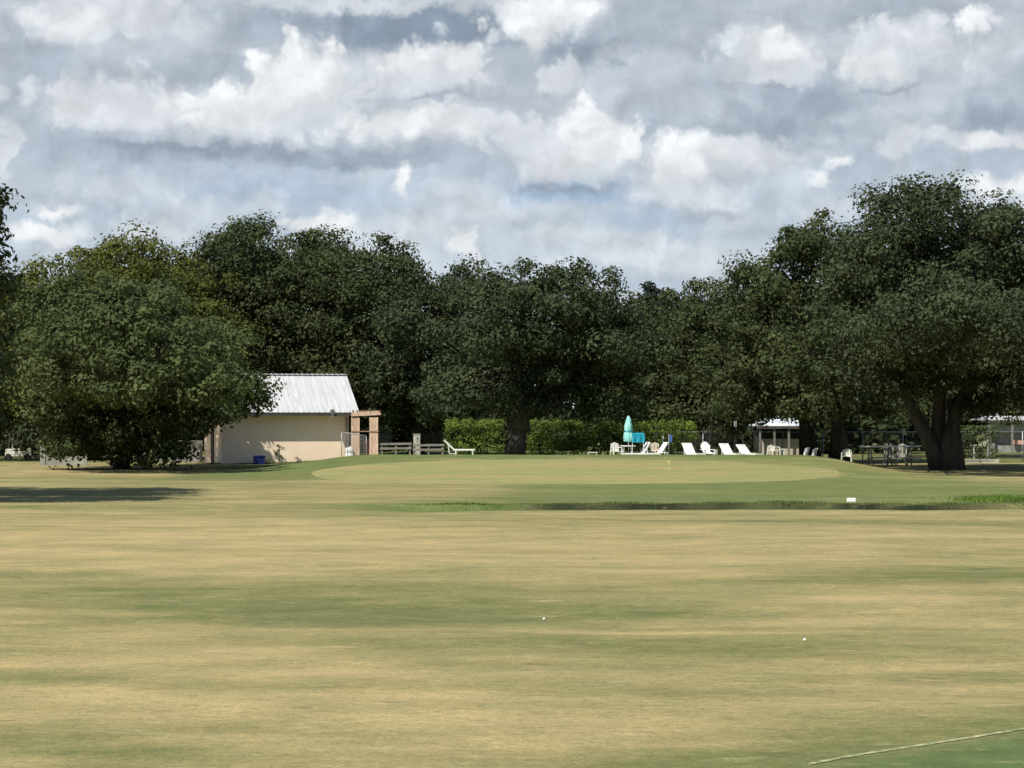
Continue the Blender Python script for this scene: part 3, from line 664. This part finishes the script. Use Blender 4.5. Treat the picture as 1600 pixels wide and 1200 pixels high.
# flood light on the eave edge
lx = (507-340)/26.8+.15
fl = MB(); fl.box((lx, -ov-.10, ez+.03), (.24, .16, .30)); fl.tube([(lx, -ov-.04, ez+.22), (lx, -ov-.05, ez+.08)], .05, 8); fl.tube([(lx, -ov-.1, ez-.12), (lx, -ov-.1, ez-.26)], [.07, .10], 10)
fl.build('floodlight', M['steel_dark'], house, .02)
# dark door on the left end wall
dr = MB(); dr.box((-.03, BD*.5, 1.05), (.06, .95, 2.1)); dd_ = dr.build('door', M['trim'], house)
MB().tube([(-.09, BD*.5-.36, 1.0), (-.13, BD*.5-.36, 1.0)], .03, 8).build('handle', M['steel'], dd_)
# eave gutter end / corner downpipe at the right corner
MB().tube([(BW-.12, -.06, 0), (BW-.12, -.06, wt_-.5)], .04, 8).build('downpipe', M['soffit'], house)

def on(px, d, dz=0): x = X(px, d); return (x, d, h1(x, d)+dz)
# blue bin against the wall
def bin_(px, d):
    r = empty('bin', on(px, d), R(15), label='dark blue lidded bin against the foot of the peach wall', cat='bin')
    MB().box((0, 0, .22), (.56, .45, .44), taper=1.12).build('body', M['blue'], r, .02)
    l = MB(); l.box((0, 0, .465), (.68, .56, .045)); l.box((0, -.02, .50), (.5, .4, .03)); l.build('lid', M['blue'], r, .01)
    for s in (-1, 1): MB().tube([(s*.33, -.08, .34), (s*.37, 0, .36), (s*.33, .08, .34)], .014, 6).build('handle', M['blue'], r)
bin_(405, 167.2)
def sapling(px, d, h, label, seed, mat):
    rs = np.random.RandomState(seed); r = empty('sapling', on(px, d), label=label, cat='plant')
    st = MB(); st.tube([(0, 0, 0), (.04, 0, h*.5), (-.03, 0, h)], [.022, .016, .006], 6)
    cl = []
    for i in range(int(9*h)):
        z = h*(.25+.75*i/(9*h)); a = rs.rand()*6.28; q = .12+.16*rs.rand()
        st.tube([(0, 0, z-.1), (math.cos(a)*q, math.sin(a)*q, z)], [.008, .004], 4); cl.append((math.cos(a)*q, math.sin(a)*q, z, .09+.05*rs.rand()))
    st.build('stem', M['bark'], r)
    q, f, t = leaves(np.array(cl), 40, .035, seed); o = npmesh('foliage', q, f, mat, {'tone': ('FACE', t)}); o.parent = r
sapling(436, 167.6, 1.15, 'thin leafy sapling in front of the peach wall, right of the blue bin', 70, M['vine'])
sapling(421, 167.4, .35, 'short bushy weed between the blue bin and the sapling', 72, M['weed'])
sapling(465, 168.3, .42, 'tiny weed at the foot of the middle of the peach wall', 71, M['vine'])
# white drum at the right corner of the wall
r = empty('drum', on(546, 168.8), label='squat white drum at the right corner of the peach building', cat='drum')
MB().lathe([(.22, 0), (.24, .02), (.24, .34), (.22, .36), (.22, .40), (.24, .42), (.24, .58), (.20, .66), (.08, .70)], 20).build('body', M['white'], r)
MB().tube([(0.05, 0, .69), (.05, 0, .76)], .05, 10).build('cap', M['white'], r)

# timber pergola gate
d = 169.0; r = empty('pergola', on(573, d), label='open timber pergola of wide tan boards right of the peach building', cat='pergola')
zb = r.location.z; s_ = d/F
def lx_(px): return (px-573)*s_
def lz_(py): return Z(py, d)-zb
for a, b in ((548.5, 562), (577, 591)):
    pm = MB(); wdt = (b-a)*s_; k = 3
    for i in range(k): pm.box((lx_(a)+wdt*(i+.5)/k, .01*(i % 2), lz_(652)/2-.15), (wdt/k-.015, .05, lz_(652)+.3))
    pm.build('post', M['timber'], r)
    pm = MB(); pm.box((lx_((a+b)/2), 1.9, lz_(652)/2-.15), (.12, .12, lz_(652)+.3)); pm.build('post', M['timber_red'], r)
for yb in (-.06, 1.96): bm = MB(); bm.bar((lx_(549), yb, lz_(647)), (lx_(593), yb, lz_(645)), .06, .26); bm.build('beam', M['timber'], r)
rm = MB()
for i in range(7): x = lx_(551)+i*(lx_(592)-lx_(551))/6; rm.bar((x, -.12, lz_(642)), (x, 2.05, lz_(642)), .05, .09)
rm.build('rafters', M['timber_red'], r)
MB().bar((lx_(549), -.05, lz_(674)), (lx_(592), -.05, lz_(674)), .03, .06).build('rail', M['timber_red'], r)
bk = MB()
for i in range(6): bk.box((lx_(565)+i*(lx_(577)-lx_(565))/6, 1.85, lz_(672)/2-.4), (.06, .03, lz_(672)-.3))
bk.build('back_slats', M['timber_red'], r)
# mesh panel leaning before the pergola's left post
r = empty('mesh_gate', on(553, 168.2), R(6), label='grey wire mesh gate beside the pergola and the wall corner', cat='gate')
zb = r.location.z
g = MB(); hh = 1.55; ww = .72
for a, b in (((-ww, 0, .05), (-ww, 0, hh)), ((ww, 0, .05), (ww, 0, hh*.86)), ((-ww, 0, hh), (ww, 0, hh*.86)), ((-ww, 0, .06), (ww, 0, .06))): g.tube([a, b], .022, 6)
g.build('frame', M['steel'], r)
g = MB()
for i in range(1, 17): x = -ww+i*2*ww/17; g.tube([(x, 0, .05), (x, 0, hh-.2*i/17)], .004, 4)
for i in range(1, 16): z = .05+i*.09; g.tube([(-ww, .004, z), (ww, .004, z)], .004, 4)
g.build('mesh', M['steel'], r)

# walls left of the building, behind the pale oak
def wallthing(name, label, cat, px0, px1, ptop, d, mat, cap=None, th=.2):
    x0, x1 = X(px0, d), X(px1, d); r = empty(name, ((x0+x1)/2, d, h1((x0+x1)/2, d)), label=label, cat=cat); h = Z(ptop, d)-r.location.z; L = x1-x0
    m = MB(); nx_ = max(1, int(L/.41)); nz = max(1, int(h/.2))
    m.box((0, 0, h/2-.15), (L, th, h+.3)); m.build('wall', mat, r)
    c = MB(); c.box((0, 0, h+.03), (L+.06, th+.08, .06)); c.build('coping', cap or mat, r, .008)
    for s in (-1, 1):
        p_ = MB(); p_.box((s*(L/2-.12), -.12, h/2-.1), (.28, .06, h+.2)); p_.build('pier', mat, r)
    return r
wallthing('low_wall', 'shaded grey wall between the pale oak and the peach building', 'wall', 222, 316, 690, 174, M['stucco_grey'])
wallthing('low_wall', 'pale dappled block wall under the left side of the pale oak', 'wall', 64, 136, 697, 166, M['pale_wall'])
# small white golf cart in the gap at the left
def cart():
    d = 178; r = empty('golf_cart', on(29, d), R(8), label='small pale golf cart parked in the shade at the far left', cat='golf cart')
    b = MB(); b.box((0, 0, .42), (1.6, .95, .34)); b.box((-.55, 0, .66), (.45, .92, .16)); b.box((.66, 0, .68), (.30, .92, .22), taper=.85); b.build('body', M['cream'], r, .05)
    b = MB(); b.box((-.12, 0, .70), (.5, .9, .12)); b.box((-.36, 0, .96), (.10, .9, .40)); b.build('seat', M['tan'], r, .03)
    for x in (-.6, .55):
        for y in (-.45, .45): 
            m = MB(); m.tube([(x, y-.08, .22), (x, y+.08, .22)], .22, 14); m.build('wheel', M['rubber'], r)
    for x in (-.6, .6):
        for y in (-.42, .42): MB().tube([(x, y, .7), (x*.8, y, 1.72)], .02, 6).build('roof_post', M['steel_dark'], r)
    MB().box((0, 0, 1.75), (1.5, 1.0, .06)).build('roof', M['trim'], r, .02)
cart()
# round grey hose reel by the dark end wall
r = empty('hose_reel', on(306, 172.6), label='small grey hose reel against the shaded grey wall', cat='hose reel'); m = MB()
m.tube([(math.cos(a)*.2, 0, .62+math.sin(a)*.2) for a in [i*math.pi/8 for i in range(17)]], .06, 8, False); m.build('hose', M['concrete'], r)
MB().box((0, .05, .35), (.08, .06, .7)).build('stand', M['steel'], r)

# sheds and low rails seen between the pergola and the hedge
d = 192; r = empty('shed', on(643, d), label='low weathered grey shed with a dark opening behind the pergola', cat='shed'); zb = r.location.z; s_ = d/F
def bx_(m, a, b, t, bt, y=0, th=.12): m.box((((a+b)/2-643)*s_, y, (Z(t, d)+Z(bt, d))/2-zb), ((b-a)*s_, th, (bt-t)*s_)); return m
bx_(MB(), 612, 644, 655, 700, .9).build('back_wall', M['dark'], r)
bx_(MB(), 656, 692, 664, 704, .1).build('wall', M['wall_grey'], r)
bx_(MB(), 593, 609, 671, 696, 0).build('panel', M['panel_blue'], r)
bx_(MB(), 646, 650, 666, 704, -.1).build('post', M['white'], r); bx_(MB(), 676, 679, 672, 704, -.1).build('post', M['concrete'], r)
bx_(MB(), 609, 612, 666, 704, -.1).build('post', M['wall_grey'], r); bx_(MB(), 689, 692, 668, 704, -.1).build('post', M['concrete'], r)
m = MB(); m.box((0, .8, Z(657, d)-zb), (104*s_, 2.4, .12)); m.box((0, -.4, Z(661, d)-zb), (104*s_, .06, .16)); m.build('roof', M['wall_grey'], r)
d = 184; r = empty('cabinet', on(651.5, d), label='small grey utility cabinet in front of the grey shed', cat='cabinet'); zb = r.location.z
hz_ = Z(679, d)-zb
b_ = MB(); b_.box((0, 0, hz_/2), (.44, .34, hz_)); b_.box((0, 0, hz_+.02), (.5, .4, .04)); b_.build('body', M['concrete'], r, .01)
o_ = MB(); o_.box((0, -.18, hz_/2), (.36, .02, hz_*.8)); o_ = o_.build('door', M['concrete'], r); MB().box((.12, -.2, hz_/2), (.03, .03, .1)).build('handle', M['steel'], o_)
def railfence(label, px0, px1, d, rows, posts, mat):
    r = empty('rail_fence', on((px0+px1)/2, d), label=label, cat='fence', group='low timber rails beyond the mound'); zb = r.location.z
    L = X(px1, d)-X(px0, d)
    for t in rows: m = MB(); m.bar((-L/2, 0, Z(t, d)-zb), (L/2, 0, Z(t, d)-zb+.03), .05, .13); m.build('rail', mat, r)
    for i in range(posts): x = -L/2+.1+(L-.2)*i/(posts-1); m = MB(); hh = Z(rows[0], d)-zb+.05; m.box((x, .07, hh/2-.1), (.1, .1, hh+.2)); m.build('post', mat, r)
railfence('low grey timber rail just right of the pergola', 594, 643, 174, (694, 701), 3, M['timber_grey'])
railfence('low grey timber rail between the grey cabinet and the lounger', 645, 694, 176, (696, 703), 3, M['timber_grey'])

# ------------------------------------------------------------------ pool furniture
def lounger(label, px, d, rz, mat, back=42, sc_=1.0, name='sun_lounger', group='white sun loungers along the rim of the mound'):
    r = empty(name, on(px, d), rz, label=label, cat='sun lounger', group=group); r.scale = (sc_,)*3
    h = .29; L = 1.15; w = .62
    m = MB()
    for s in (-1, 1): m.box((L/2, s*(w/2-.03), h-.03), (L, .055, .07))
    for i in range(11): m.box((.05+i*.106, 0, h+.01), (.085, w-.08, .02))
    m.box((L+.01, 0, h-.02), (.05, w, .09)); m.build('seat', mat, r, .006)
    a = R(back); bl_ = .70; ux = Vector((-math.cos(a), 0, math.sin(a)))
    m = MB(); rot = ux.to_track_quat('X', 'Z').to_matrix(); o0 = Vector((0, 0, h))
    for s in (-1, 1): m.box(o0+ux*bl_/2+Vector((0, s*(w/2-.03), 0)), (bl_, .055, .05), rot)
    for i in range(7): m.box(o0+ux*(.06+i*.103), (.092, w-.08, .02), rot)
    m.box(o0+ux*bl_, (.06, w, .06), rot); m.build('backrest', mat, r, .006)
    for x, y in ((.12, -1), (.12, 1), (L-.1, -1), (L-.1, 1)):
        MB().bar((x, y*(w/2-.04), h-.05), (x+.03, y*(w/2-.04), 0), .05, .06).build('leg', mat, r)
    for s in (-1, 1): MB().bar(tuple(o0+ux*bl_*.6+Vector((0, s*(w/2-.05), 0))), (-.22, s*(w/2-.05), .05), .03, .04).build('back_strut', mat, r)
    MB().bar((-.24, 0, .05), (.12, 0, .05), w-.1, .03).build('base', mat, r)
    return r
def plastic_chair(label, px, d, rz, mat, h=.86, w=.55, name='garden_chair', recline=12, group='garden chairs beside the pool'):
    r = empty(name, on(px, d), rz, label=label, cat='chair', group=group)
    # faces -y locally
    MB().box((0, 0, .41), (w-.08, .46, .035)).build('seat', mat, r, .012)
    a = R(recline); m = MB(); bl_ = h-.40
    def bp(x, t): return Vector((x, .22+math.sin(a)*t, .42+math.cos(a)*t))
    for i in range(6):
        x = -w/2+.06+i*(w-.12)/5; m.bar(bp(x, 0), bp(x*1.02, bl_-.04-abs(x)*.25), .055, .018)
    m.bar(bp(-w/2+.03, bl_-.1), bp(0, bl_), .02, .06); m.bar(bp(0, bl_), bp(w/2-.03, bl_-.1), .02, .06)
    m.bar(bp(-w/2+.03, .04), bp(w/2-.03, .04), .02, .06); m.build('backrest', mat, r)
    for s in (-1, 1):
        m = MB(); m.bar((s*(w/2-.02), -.25, .62), (s*(w/2-.02), .28, .64), .06, .03); m.build('armrest', mat, r, .008)
        MB().bar((s*(w/2-.03), -.24, .61), (s*(w/2), -.28, 0), .05, .05).build('leg', mat, r)
        MB().bar((s*(w/2-.04), .25, .62), (s*(w/2-.01), .34, 0), .05, .05).build('leg', mat, r)
    return r
def side_table(label, px, d, mat, w=.5, h=.42, rz=0, name='side_table', cat='table', group='small plastic tables beside the pool'):
    r = empty(name, on(px, d), rz, label=label, cat=cat, group=group)
    MB().box((0, 0, h-.02), (w, w*.8, .04)).build('tabletop', mat, r, .012)
    for x in (-1, 1):
        for y in (-1, 1): MB().bar((x*(w/2-.06), y*(w*.4-.06), h-.04), (x*(w/2-.03), y*(w*.4-.03), 0), .05, .05).build('leg', mat, r)
    return r
DL = 160.6
lounger('cream sun lounger on its own left of the leaning oak, back raised', 709, 157.6, R(-4), M['cream'], 44, .98)
lounger('white sun lounger left of the round-backed chair, first in the row facing right', 1079, DL, R(-64), M['white'], 50)
lounger('white sun lounger in the middle of the row, right after the round-backed chair', 1138, DL, R(-60), M['white'], 48)
lounger('white sun lounger at the right end of the facing-right row', 1166, DL, R(-56), M['white'], 42)
lounger('white sun lounger right of the umbrella facing left, back raised steeply', 1003, 161.4, R(198), M['white'], 58)
lounger('white sun lounger facing left, just left of the blue flag', 1030, 161.0, R(200), M['white'], 56)
side_table('low cream stool standing alone right of the long hedge middle', 926, 160.4, M['cream'], .55, .36)
plastic_chair('white upright garden chair left of the round table', 963, 161.0, R(18), M['cream'], .88, .52)
plastic_chair('beige garden chair between the two left-facing loungers', 1020, 161.6, R(-25), M['tan'], .86, .56)
plastic_chair('white garden chair in the shade of the trees, alone right of the loungers', 1323, 160.5, R(-12), M['cream'], .80, .56)
plastic_chair('grey-white garden chair near the tan house, left of the narrow loungers', 1209, 162.2, R(30), M['cream'], .72, .52)
side_table('low cream stool at the foot of the lounger by the flag', 1037, 159.4, M['cream'], .48, .26)
side_table('small white stool right of the round-backed chair', 1118, DL, M['cream'], .24, .46)
side_table('small cream table beside the grey-white chair', 1222, 162.4, M['cream'], .30, .52)
def folded_chair(label, px, d, lean):
    r = empty('folded_chair', on(px, d), R(70), label=label, cat='chair', group='folded white chairs stood on end'); m = MB(); rot = Matrix.Rotation(lean, 3, 'X')
    def P_(x, y, z): return rot @ Vector((x, y, z))
    for q, (nm, y) in enumerate((('backrest', -.05), ('seat', .04))):
        m = MB()
        for sx_ in (-1, 1): m.bar(P_(sx_*.22, y, .02), P_(sx_*.22, y, .66-.08*q), .045, .04)
        for i in range(7): m.bar(P_(-.2, y, .10+i*.075), P_(.2, y, .10+i*.075), .018, .06)
        m.build(nm, M['white'], r)
    for sx_ in (-1, 1): m = MB(); m.bar(P_(sx_*.26, 0, 0), P_(sx_*.26, 0, .5), .03, .05); m.build('leg', M['white'], r)
folded_chair('folded white chair stood on end, nearer the small cream table', 1257, 160.2, R(14))
folded_chair('folded white chair stood on end, farther from the small cream table', 1270, 160.0, R(14))
# round-backed (fan back) chair
def fan_chair(label, px, d, rz, mat):
    r = empty('fan_back_chair', on(px, d), rz, label=label, cat='chair')
    MB().box((0, -.05, .32), (.5, .5, .03), Matrix.Rotation(R(10), 3, 'X')).build('seat', mat, r, .008)
    m = MB(); a = R(24)
    for i in range(7):
        k = (i-3)/3; x0, x1 = k*.17, k*.25; L_ = .72-.2*k*k
        m.bar((x0, .18, .28), (x1, .18+math.sin(a)*L_, .28+math.cos(a)*L_), .085, .02)
    m.build('backrest', mat, r)
    for s in (-1, 1):
        MB().box((s*.32, -.05, .5), (.13, .62, .025)).build('armrest', mat, r, .006)
        MB().bar((s*.29, -.3, .49), (s*.29, -.3, 0), .05, .09).build('leg', mat, r); MB().bar((s*.27, -.1, .3), (s*.27, .42, 0), .04, .1).build('leg', mat, r)
fan_chair('white round-topped fan back chair between two loungers', 1106, 160.4, R(20), M['white'])
# round table
r = empty('round_table', on(981, 162), label='round white patio table under the closed teal umbrella', cat='table'); m = MB()
m.lathe([(.42, .66), (.45, .67), (.45, .70), (.43, .71)], 24).build('tabletop', M['white'], r)
for k in range(4): a = k*math.pi/2+.6; MB().bar((math.cos(a)*.3, math.sin(a)*.3, .66), (math.cos(a)*.36, math.sin(a)*.36, 0), .04, .04).build('leg', M['white'], r)
# closed umbrella
d = 162; r = empty('umbrella', on(982, d), label='closed teal patio umbrella tied round its pole', cat='umbrella'); zb = r.location.z; s_ = d/F
MB().tube([(0, 0, 0), (0, 0, Z(652, d)-zb)], .022, 8).build('pole', M['white'], r)
m = MB(); prof = [(690, 7.2), (688, 8.5), (683, 8.8), (677, 8.0), (673.5, 6.2), (671, 7.4), (664, 6.4), (660, 5.0), (657, 4.6), (654, 3.6), (651, 2.0), (649.5, .6)]
n_ = 24; b = len(m.v)
for j, (py, rr) in enumerate(prof):
    for k in range(n_):
        a = 2*math.pi*k/n_; q = rr*.82*s_*(1+.20*math.cos(8*a+j*.3)+.05*math.sin(3*a+j)); m.v.append((q*math.cos(a), q*math.sin(a), Z(py, d)-zb))
for j in range(len(prof)-1):
    for k in range(n_): k2 = (k+1) % n_; m.f.append((b+j*n_+k, b+j*n_+k2, b+(j+1)*n_+k2, b+(j+1)*n_+k)); m.sm.append(True)
m.f.append(tuple(b+(len(prof)-1)*n_+k for k in range(n_))); m.sm.append(True)
m.build('canopy', M['teal'], r)
MB().tube([(math.cos(a)*6.6*s_, math.sin(a)*6.6*s_, Z(673.5, d)-zb) for a in [i*math.pi/10 for i in range(21)]], .02, 6, False).build('tie_strap', M['aqua'], r)
MB().lathe([(.26, 0), (.26, .05), (.10, .09), (.05, .25)], 16).build('base', M['concrete'], r)
# blue cloth over a high backed chair
r = empty('draped_cloth', on(997, 161.2), label='bright blue cloth hung over a rail right of the teal umbrella', cat='cloth'); zb = r.location.z; d = 161.2
m = MB(); nxx, nzz = 14, 8; x0, x1 = -10*d/F, 9.5*d/F; zt, zl = Z(677, d)-zb, Z(692, d)-zb
for side in (0, 1):
    for j in range(nzz+1):
        for i in range(nxx+1):
            t = i/nxx; u = j/nzz; x = x0+(x1-x0)*t+.03*math.sin(u*3+side); y = (-.03 if side == 0 else .05)-.05*math.sin(t*14)*u*(1 if side == 0 else -1); z = zt-(zt-zl)*u*(1 if side == 0 else .8)+.03*math.sin(t*3.1)
            m.v.append((x, y, z))
for side in (0, 1):
    for j in range(nzz):
        for i in range(nxx): a = side*(nxx+1)*(nzz+1)+j*(nxx+1)+i; m.f.append((a, a+nxx+1, a+nxx+2, a+1)); m.sm.append(True)
for i in range(nxx): a = i; b = (nxx+1)*(nzz+1)+i; m.f.append((a, a+1, b+1, b)); m.sm.append(True)
m.build('cloth', M['aqua'], r)
for s in (x0+.04, x1-.04): MB().tube([(s, .01, 0), (s, .01, zt-.02)], .018, 6).build('stand_post', M['white'], r)
MB().tube([(x0, .01, zt-.02), (x1, .01, zt-.02)], .018, 6).build('rail', M['white'], r)

# flagstick on the green
d = 140.5; r = empty('flagstick', on(1045, d), label='golf flagstick with a blue flag standing on the putting green', cat='flagstick'); zb = r.location.z
ht = Z(678, d)-zb
MB().tube([(0, 0, 0), (0, 0, ht)], .011, 8).build('pole', M['steel'], r)
MB().tube([(0, 0, .0), (0, 0, .42)], .016, 8).build('lower_band', M['yellow'], r)
m = MB(); nn_ = 10
for i in range(nn_+1):
    t = i/nn_; y = .05*math.sin(t*5)*t; m.v += [(t*.17, y, ht-.02-.05*t*t), (t*.15, y+.02, ht-.36-.06*t)]
    if i: k = len(m.v); m.f.append((k-4, k-3, k-1, k-2)); m.sm.append(True)
m.build('flag', M['flag'], r)
MB().tube([(0, 0, -.06), (0, 0, .022)], .054, 14, True).build('cup', M['white'], r)

# white marker block on the far bank of the ditch
r = empty('marker_block', on(1330, 98.6, 0), R(5), label='small white marker block on the far bank of the ditch', cat='marker')
MB().box((0, 0, .07), (.31, .16, .15), taper=.93).build('block', M['white'], r, .02); MB().box((0, -.085, .02), (.26, .02, .04)).build('foot', M['concrete'], r)
# golf balls on the fairway
M['ball'] = material('ball_white', (.82,.82,.80), (.86,.86,.84), 20, .35, spec=.5)
def ball(px, py, label):
    dd = F*CH/(py-HZ); dd = F*(CH-h1(X(px, dd), dd)-.02)/(py-HZ)
    x = X(px, dd); m = MB(); m.lathe([(.0213*math.sin(math.pi*i/10)+1e-5, -.0213*math.cos(math.pi*i/10)) for i in range(11)], 16)
    o = m.build('golf_ball', M['ball']); o.location = (x, dd, h1(x, dd)+.024); tag(o, label, 'golf ball', 'stray golf balls on the fairway')
ball(850, 967, 'white golf ball lying in the green patch of the fairway, near the middle')
ball(1257, 1000, 'white golf ball lying on the dry turf at the right of the fairway')

# ------------------------------------------------------------------ chain link fence behind the pool
d = 177; fx0, fx1 = X(1036, d), X(1660, d); r = empty('chain_link_fence', ((fx0+fx1)/2, d, 0), label='grey chain link fence running behind the pool to the right edge', cat='fence')
L = fx1-fx0; zt = Z(675, d); m = MB()
def gz(x): return h1(x+(fx0+fx1)/2, d)
m.tube([(-L/2, 0, zt), (L/2, 0, zt)], .028, 6); m.build('top_rail', M['steel'], r)
for i in range(11): x = -L/2+L*i/10; m = MB(); m.tube([(x, 0, gz(x)-.1), (x, 0, zt+.05)], .035, 8); m.build('post', M['steel'], r)
m = MB(); sp = .13; hgt = zt-.15
for sgn in (1, -1):
    x = -L/2-hgt
    while x < L/2:
        a, b_ = (x, 0.), (x+hgt, hgt)
        if a[0] < -L/2: a = (-L/2, (-L/2-x))
        if b_[0] > L/2: b_ = (L/2, L/2-x)
        A = Vector((a[0]*sgn, .004*sgn, .15+a[1])); B = Vector((b_[0]*sgn, .004*sgn, .15+b_[1]))
        if B.z > A.z+.02: m.bar(A, B, .005, .005)
        x += sp
m.build('wire_mesh', M['steel_dark'], r)
wallthing('kerb_wall', 'low pale kerb at the foot of the fence right of the tallest oak', 'wall', 1500, 1560, 719.5, 173.5, M['concrete'], th=.2)

# pool house behind the fence
def pavilion(name, label, px0, px1, ptop, peave, d, depth, walls, mroof, posts=4, slope=True):
    r = empty(name, on((px0+px1)/2, d), label=label, cat='building'); zb = r.location.z; s = d/F; L = (px1-px0)*s
    ze, zr = Z(peave, d)-zb, Z(ptop, d)-zb
    m = MB(); th = .06; a = Vector((-L/2, 0, ze)); b = Vector((L/2, 0, ze)); c = Vector((L/2-.6, depth/2, zr)); e = Vector((-L/2+.6, depth/2, zr))
    a2 = Vector((-L/2, depth, ze)); b2 = Vector((L/2, depth, ze))
    v = [a, b, c, e, a2, b2]; base = 0
    m.v = [tuple(q) for q in v]+[tuple(q-Vector((0, 0, th))) for q in v]
    m.f = [(0,1,2,3),(3,2,5,4),(0,3,4),(1,5,2),(6,9,8,7),(9,10,11,8),(6,10,9),(7,8,11),(0,6,7,1),(4,5,11,10),(0,4,10,6),(1,7,11,5)]; m.sm = [False]*12
    ro = m.build('roof', mroof, r)
    m = MB()
    for i in range(int(L/.3)): x = -L/2+.65+i*.3; 
    m.bar((-L/2, -.03, ze-.12), (L/2, -.03, ze-.12), .05, .18); m.build('fascia', M['trim'], r)
    for i in range(posts): x = -L/2+.2+(L-.4)*i/(posts-1); m = MB(); m.box((x, .12, ze/2-.1), (.14, .14, ze)); m.build('post', M['timber_grey'], r)
    for (nm, a0, a1, t, bt, y, mt) in walls:
        m = MB(); m.box((((a0+a1)/2-(px0+px1)/2)*s, y, (Z(t, d)+Z(bt, d))/2-zb), ((a1-a0)*s, .12, (bt-t)*s)); m.build(nm, mt, r)
    return r
pavilion('pool_house', 'open pool house with a pale metal roof behind the fence', 1183, 1260, 650, 665, 196, 7,
  [('back_wall', 1186, 1257, 668, 706, 4.5, M['dark']), ('counter', 1192, 1256, 686, 712, .8, M['sand'])], material('pale_metal', (.50,.56,.58), (.74,.77,.78), 1.6, .5, contrast=(.42,.55), stretch=(1,1,1)), 4)
# small white canopy strips further back
def awning(label, px0, px1, pt, pb, d):
    r = empty('awning', on((px0+px1)/2, d), label=label, cat='awning', group='pale awnings beyond the fence'); zb = r.location.z; s = d/F; L = (px1-px0)*s; z0, z1 = Z(pb, d)-zb, Z(pt, d)-zb
    m = MB(); n_ = 10
    for i in range(n_+1):
        x = -L/2+L*i/n_; q = .05*math.cos(i*math.pi); m.v += [(x, 0, z0+q*.6), (x, .5, z1), (x, 1.6, z1-.05)]
        if i:
            k = len(m.v); m.f += [(k-6, k-3, k-2, k-5), (k-5, k-2, k-1, k-4)]; m.sm += [True, True]
    m.build('cloth', M['white'], r)
    for x in (-L/2+.05, L/2-.05):
        for y in (0.03, 1.55): MB().tube([(x, y, 0), (x, y, z0)], .03, 6).build('post', M['steel'], r)
awning('short white awning over the right end of the hedge', 1086, 1110, 652, 658, 182)
awning('narrow pale awning left of the pool house roof', 1149, 1184, 639, 643, 200)
# long building at the right edge
pavilion('long_building', 'long low building with a bright white roof edge at the right', 1543, 1760, 650, 656, 214, 8,
  [('wall', 1546, 1760, 661, 674, .9, M['panel_blue']), ('lower_wall', 1546, 1760, 696, 712, 1.0, M['wall_grey']), ('coral_band', 1586, 1760, 688, 694.5, .7, M['coral']), ('dark_wall', 1546, 1760, 674, 696, 1.4, M['wall_grey'])], M['roof'], 7)
m = MB(); d = 213.9
# picnic table under the tallest oak
r = empty('picnic_table', on(1390, 161.5), R(2), label='long pale picnic table with benches in the shade left of the tallest oak', cat='table'); zb = r.location.z; d = 161.5
zt = Z(697.5, d)-zb; LL = 93*d/F
m = MB()
for i in range(4): m.box((0, -.33+i*.22, zt), (LL, .2, .07))
m.build('tabletop', M['white'], r, .01)
for s in (-1, 1):
    m = MB(); m.box((.35, s*.78, zt*.42), (LL*.8, .26, .06)); m.build('bench', M['concrete'], r, .01)
for x in (-LL*.33, 0, LL*.33):
    m = MB(); m.bar((x, -.3, zt-.05), (x, -.75, 0), .07, .09); m.bar((x, .3, zt-.05), (x, .75, 0), .07, .09); m.bar((x, -.8, zt*.38), (x, .8, zt*.38), .07, .09); m.build('leg', M['timber_grey'], r)
plastic_chair('grey garden chair behind the picnic table, left one', 1391, 163.2, R(10), M['concrete'], 1.25, .60, group='garden chairs behind the picnic table')
plastic_chair('grey garden chair behind the picnic table, right one with a solid look', 1408, 163.4, R(-15), M['concrete'], 1.2, .60, group='garden chairs behind the picnic table')
# white bench beyond the fence
r = empty('bench', on(1532, 184), label='small white bench behind the chain link fence at the right', cat='bench'); zb = r.location.z; d = 184
LL = 28*d/F; m = MB(); zt = Z(694, d)-zb
for i in range(3): m.box((0, -.15+i*.15, zt-.06), (LL, .13, .05))
m.build('seat', M['cream'], r, .01)
m = MB(); m.box((.25, .22, zt+.10), (LL*.3, .05, .18)); m.build('backrest', M['cream'], r, .01)
for s in (-1, 1): MB().box((s*LL*.4, 0, (zt-.1)/2), (.10, .4, zt-.1)).build('leg', M['concrete'], r)
print('leaves', NLEAF[0])
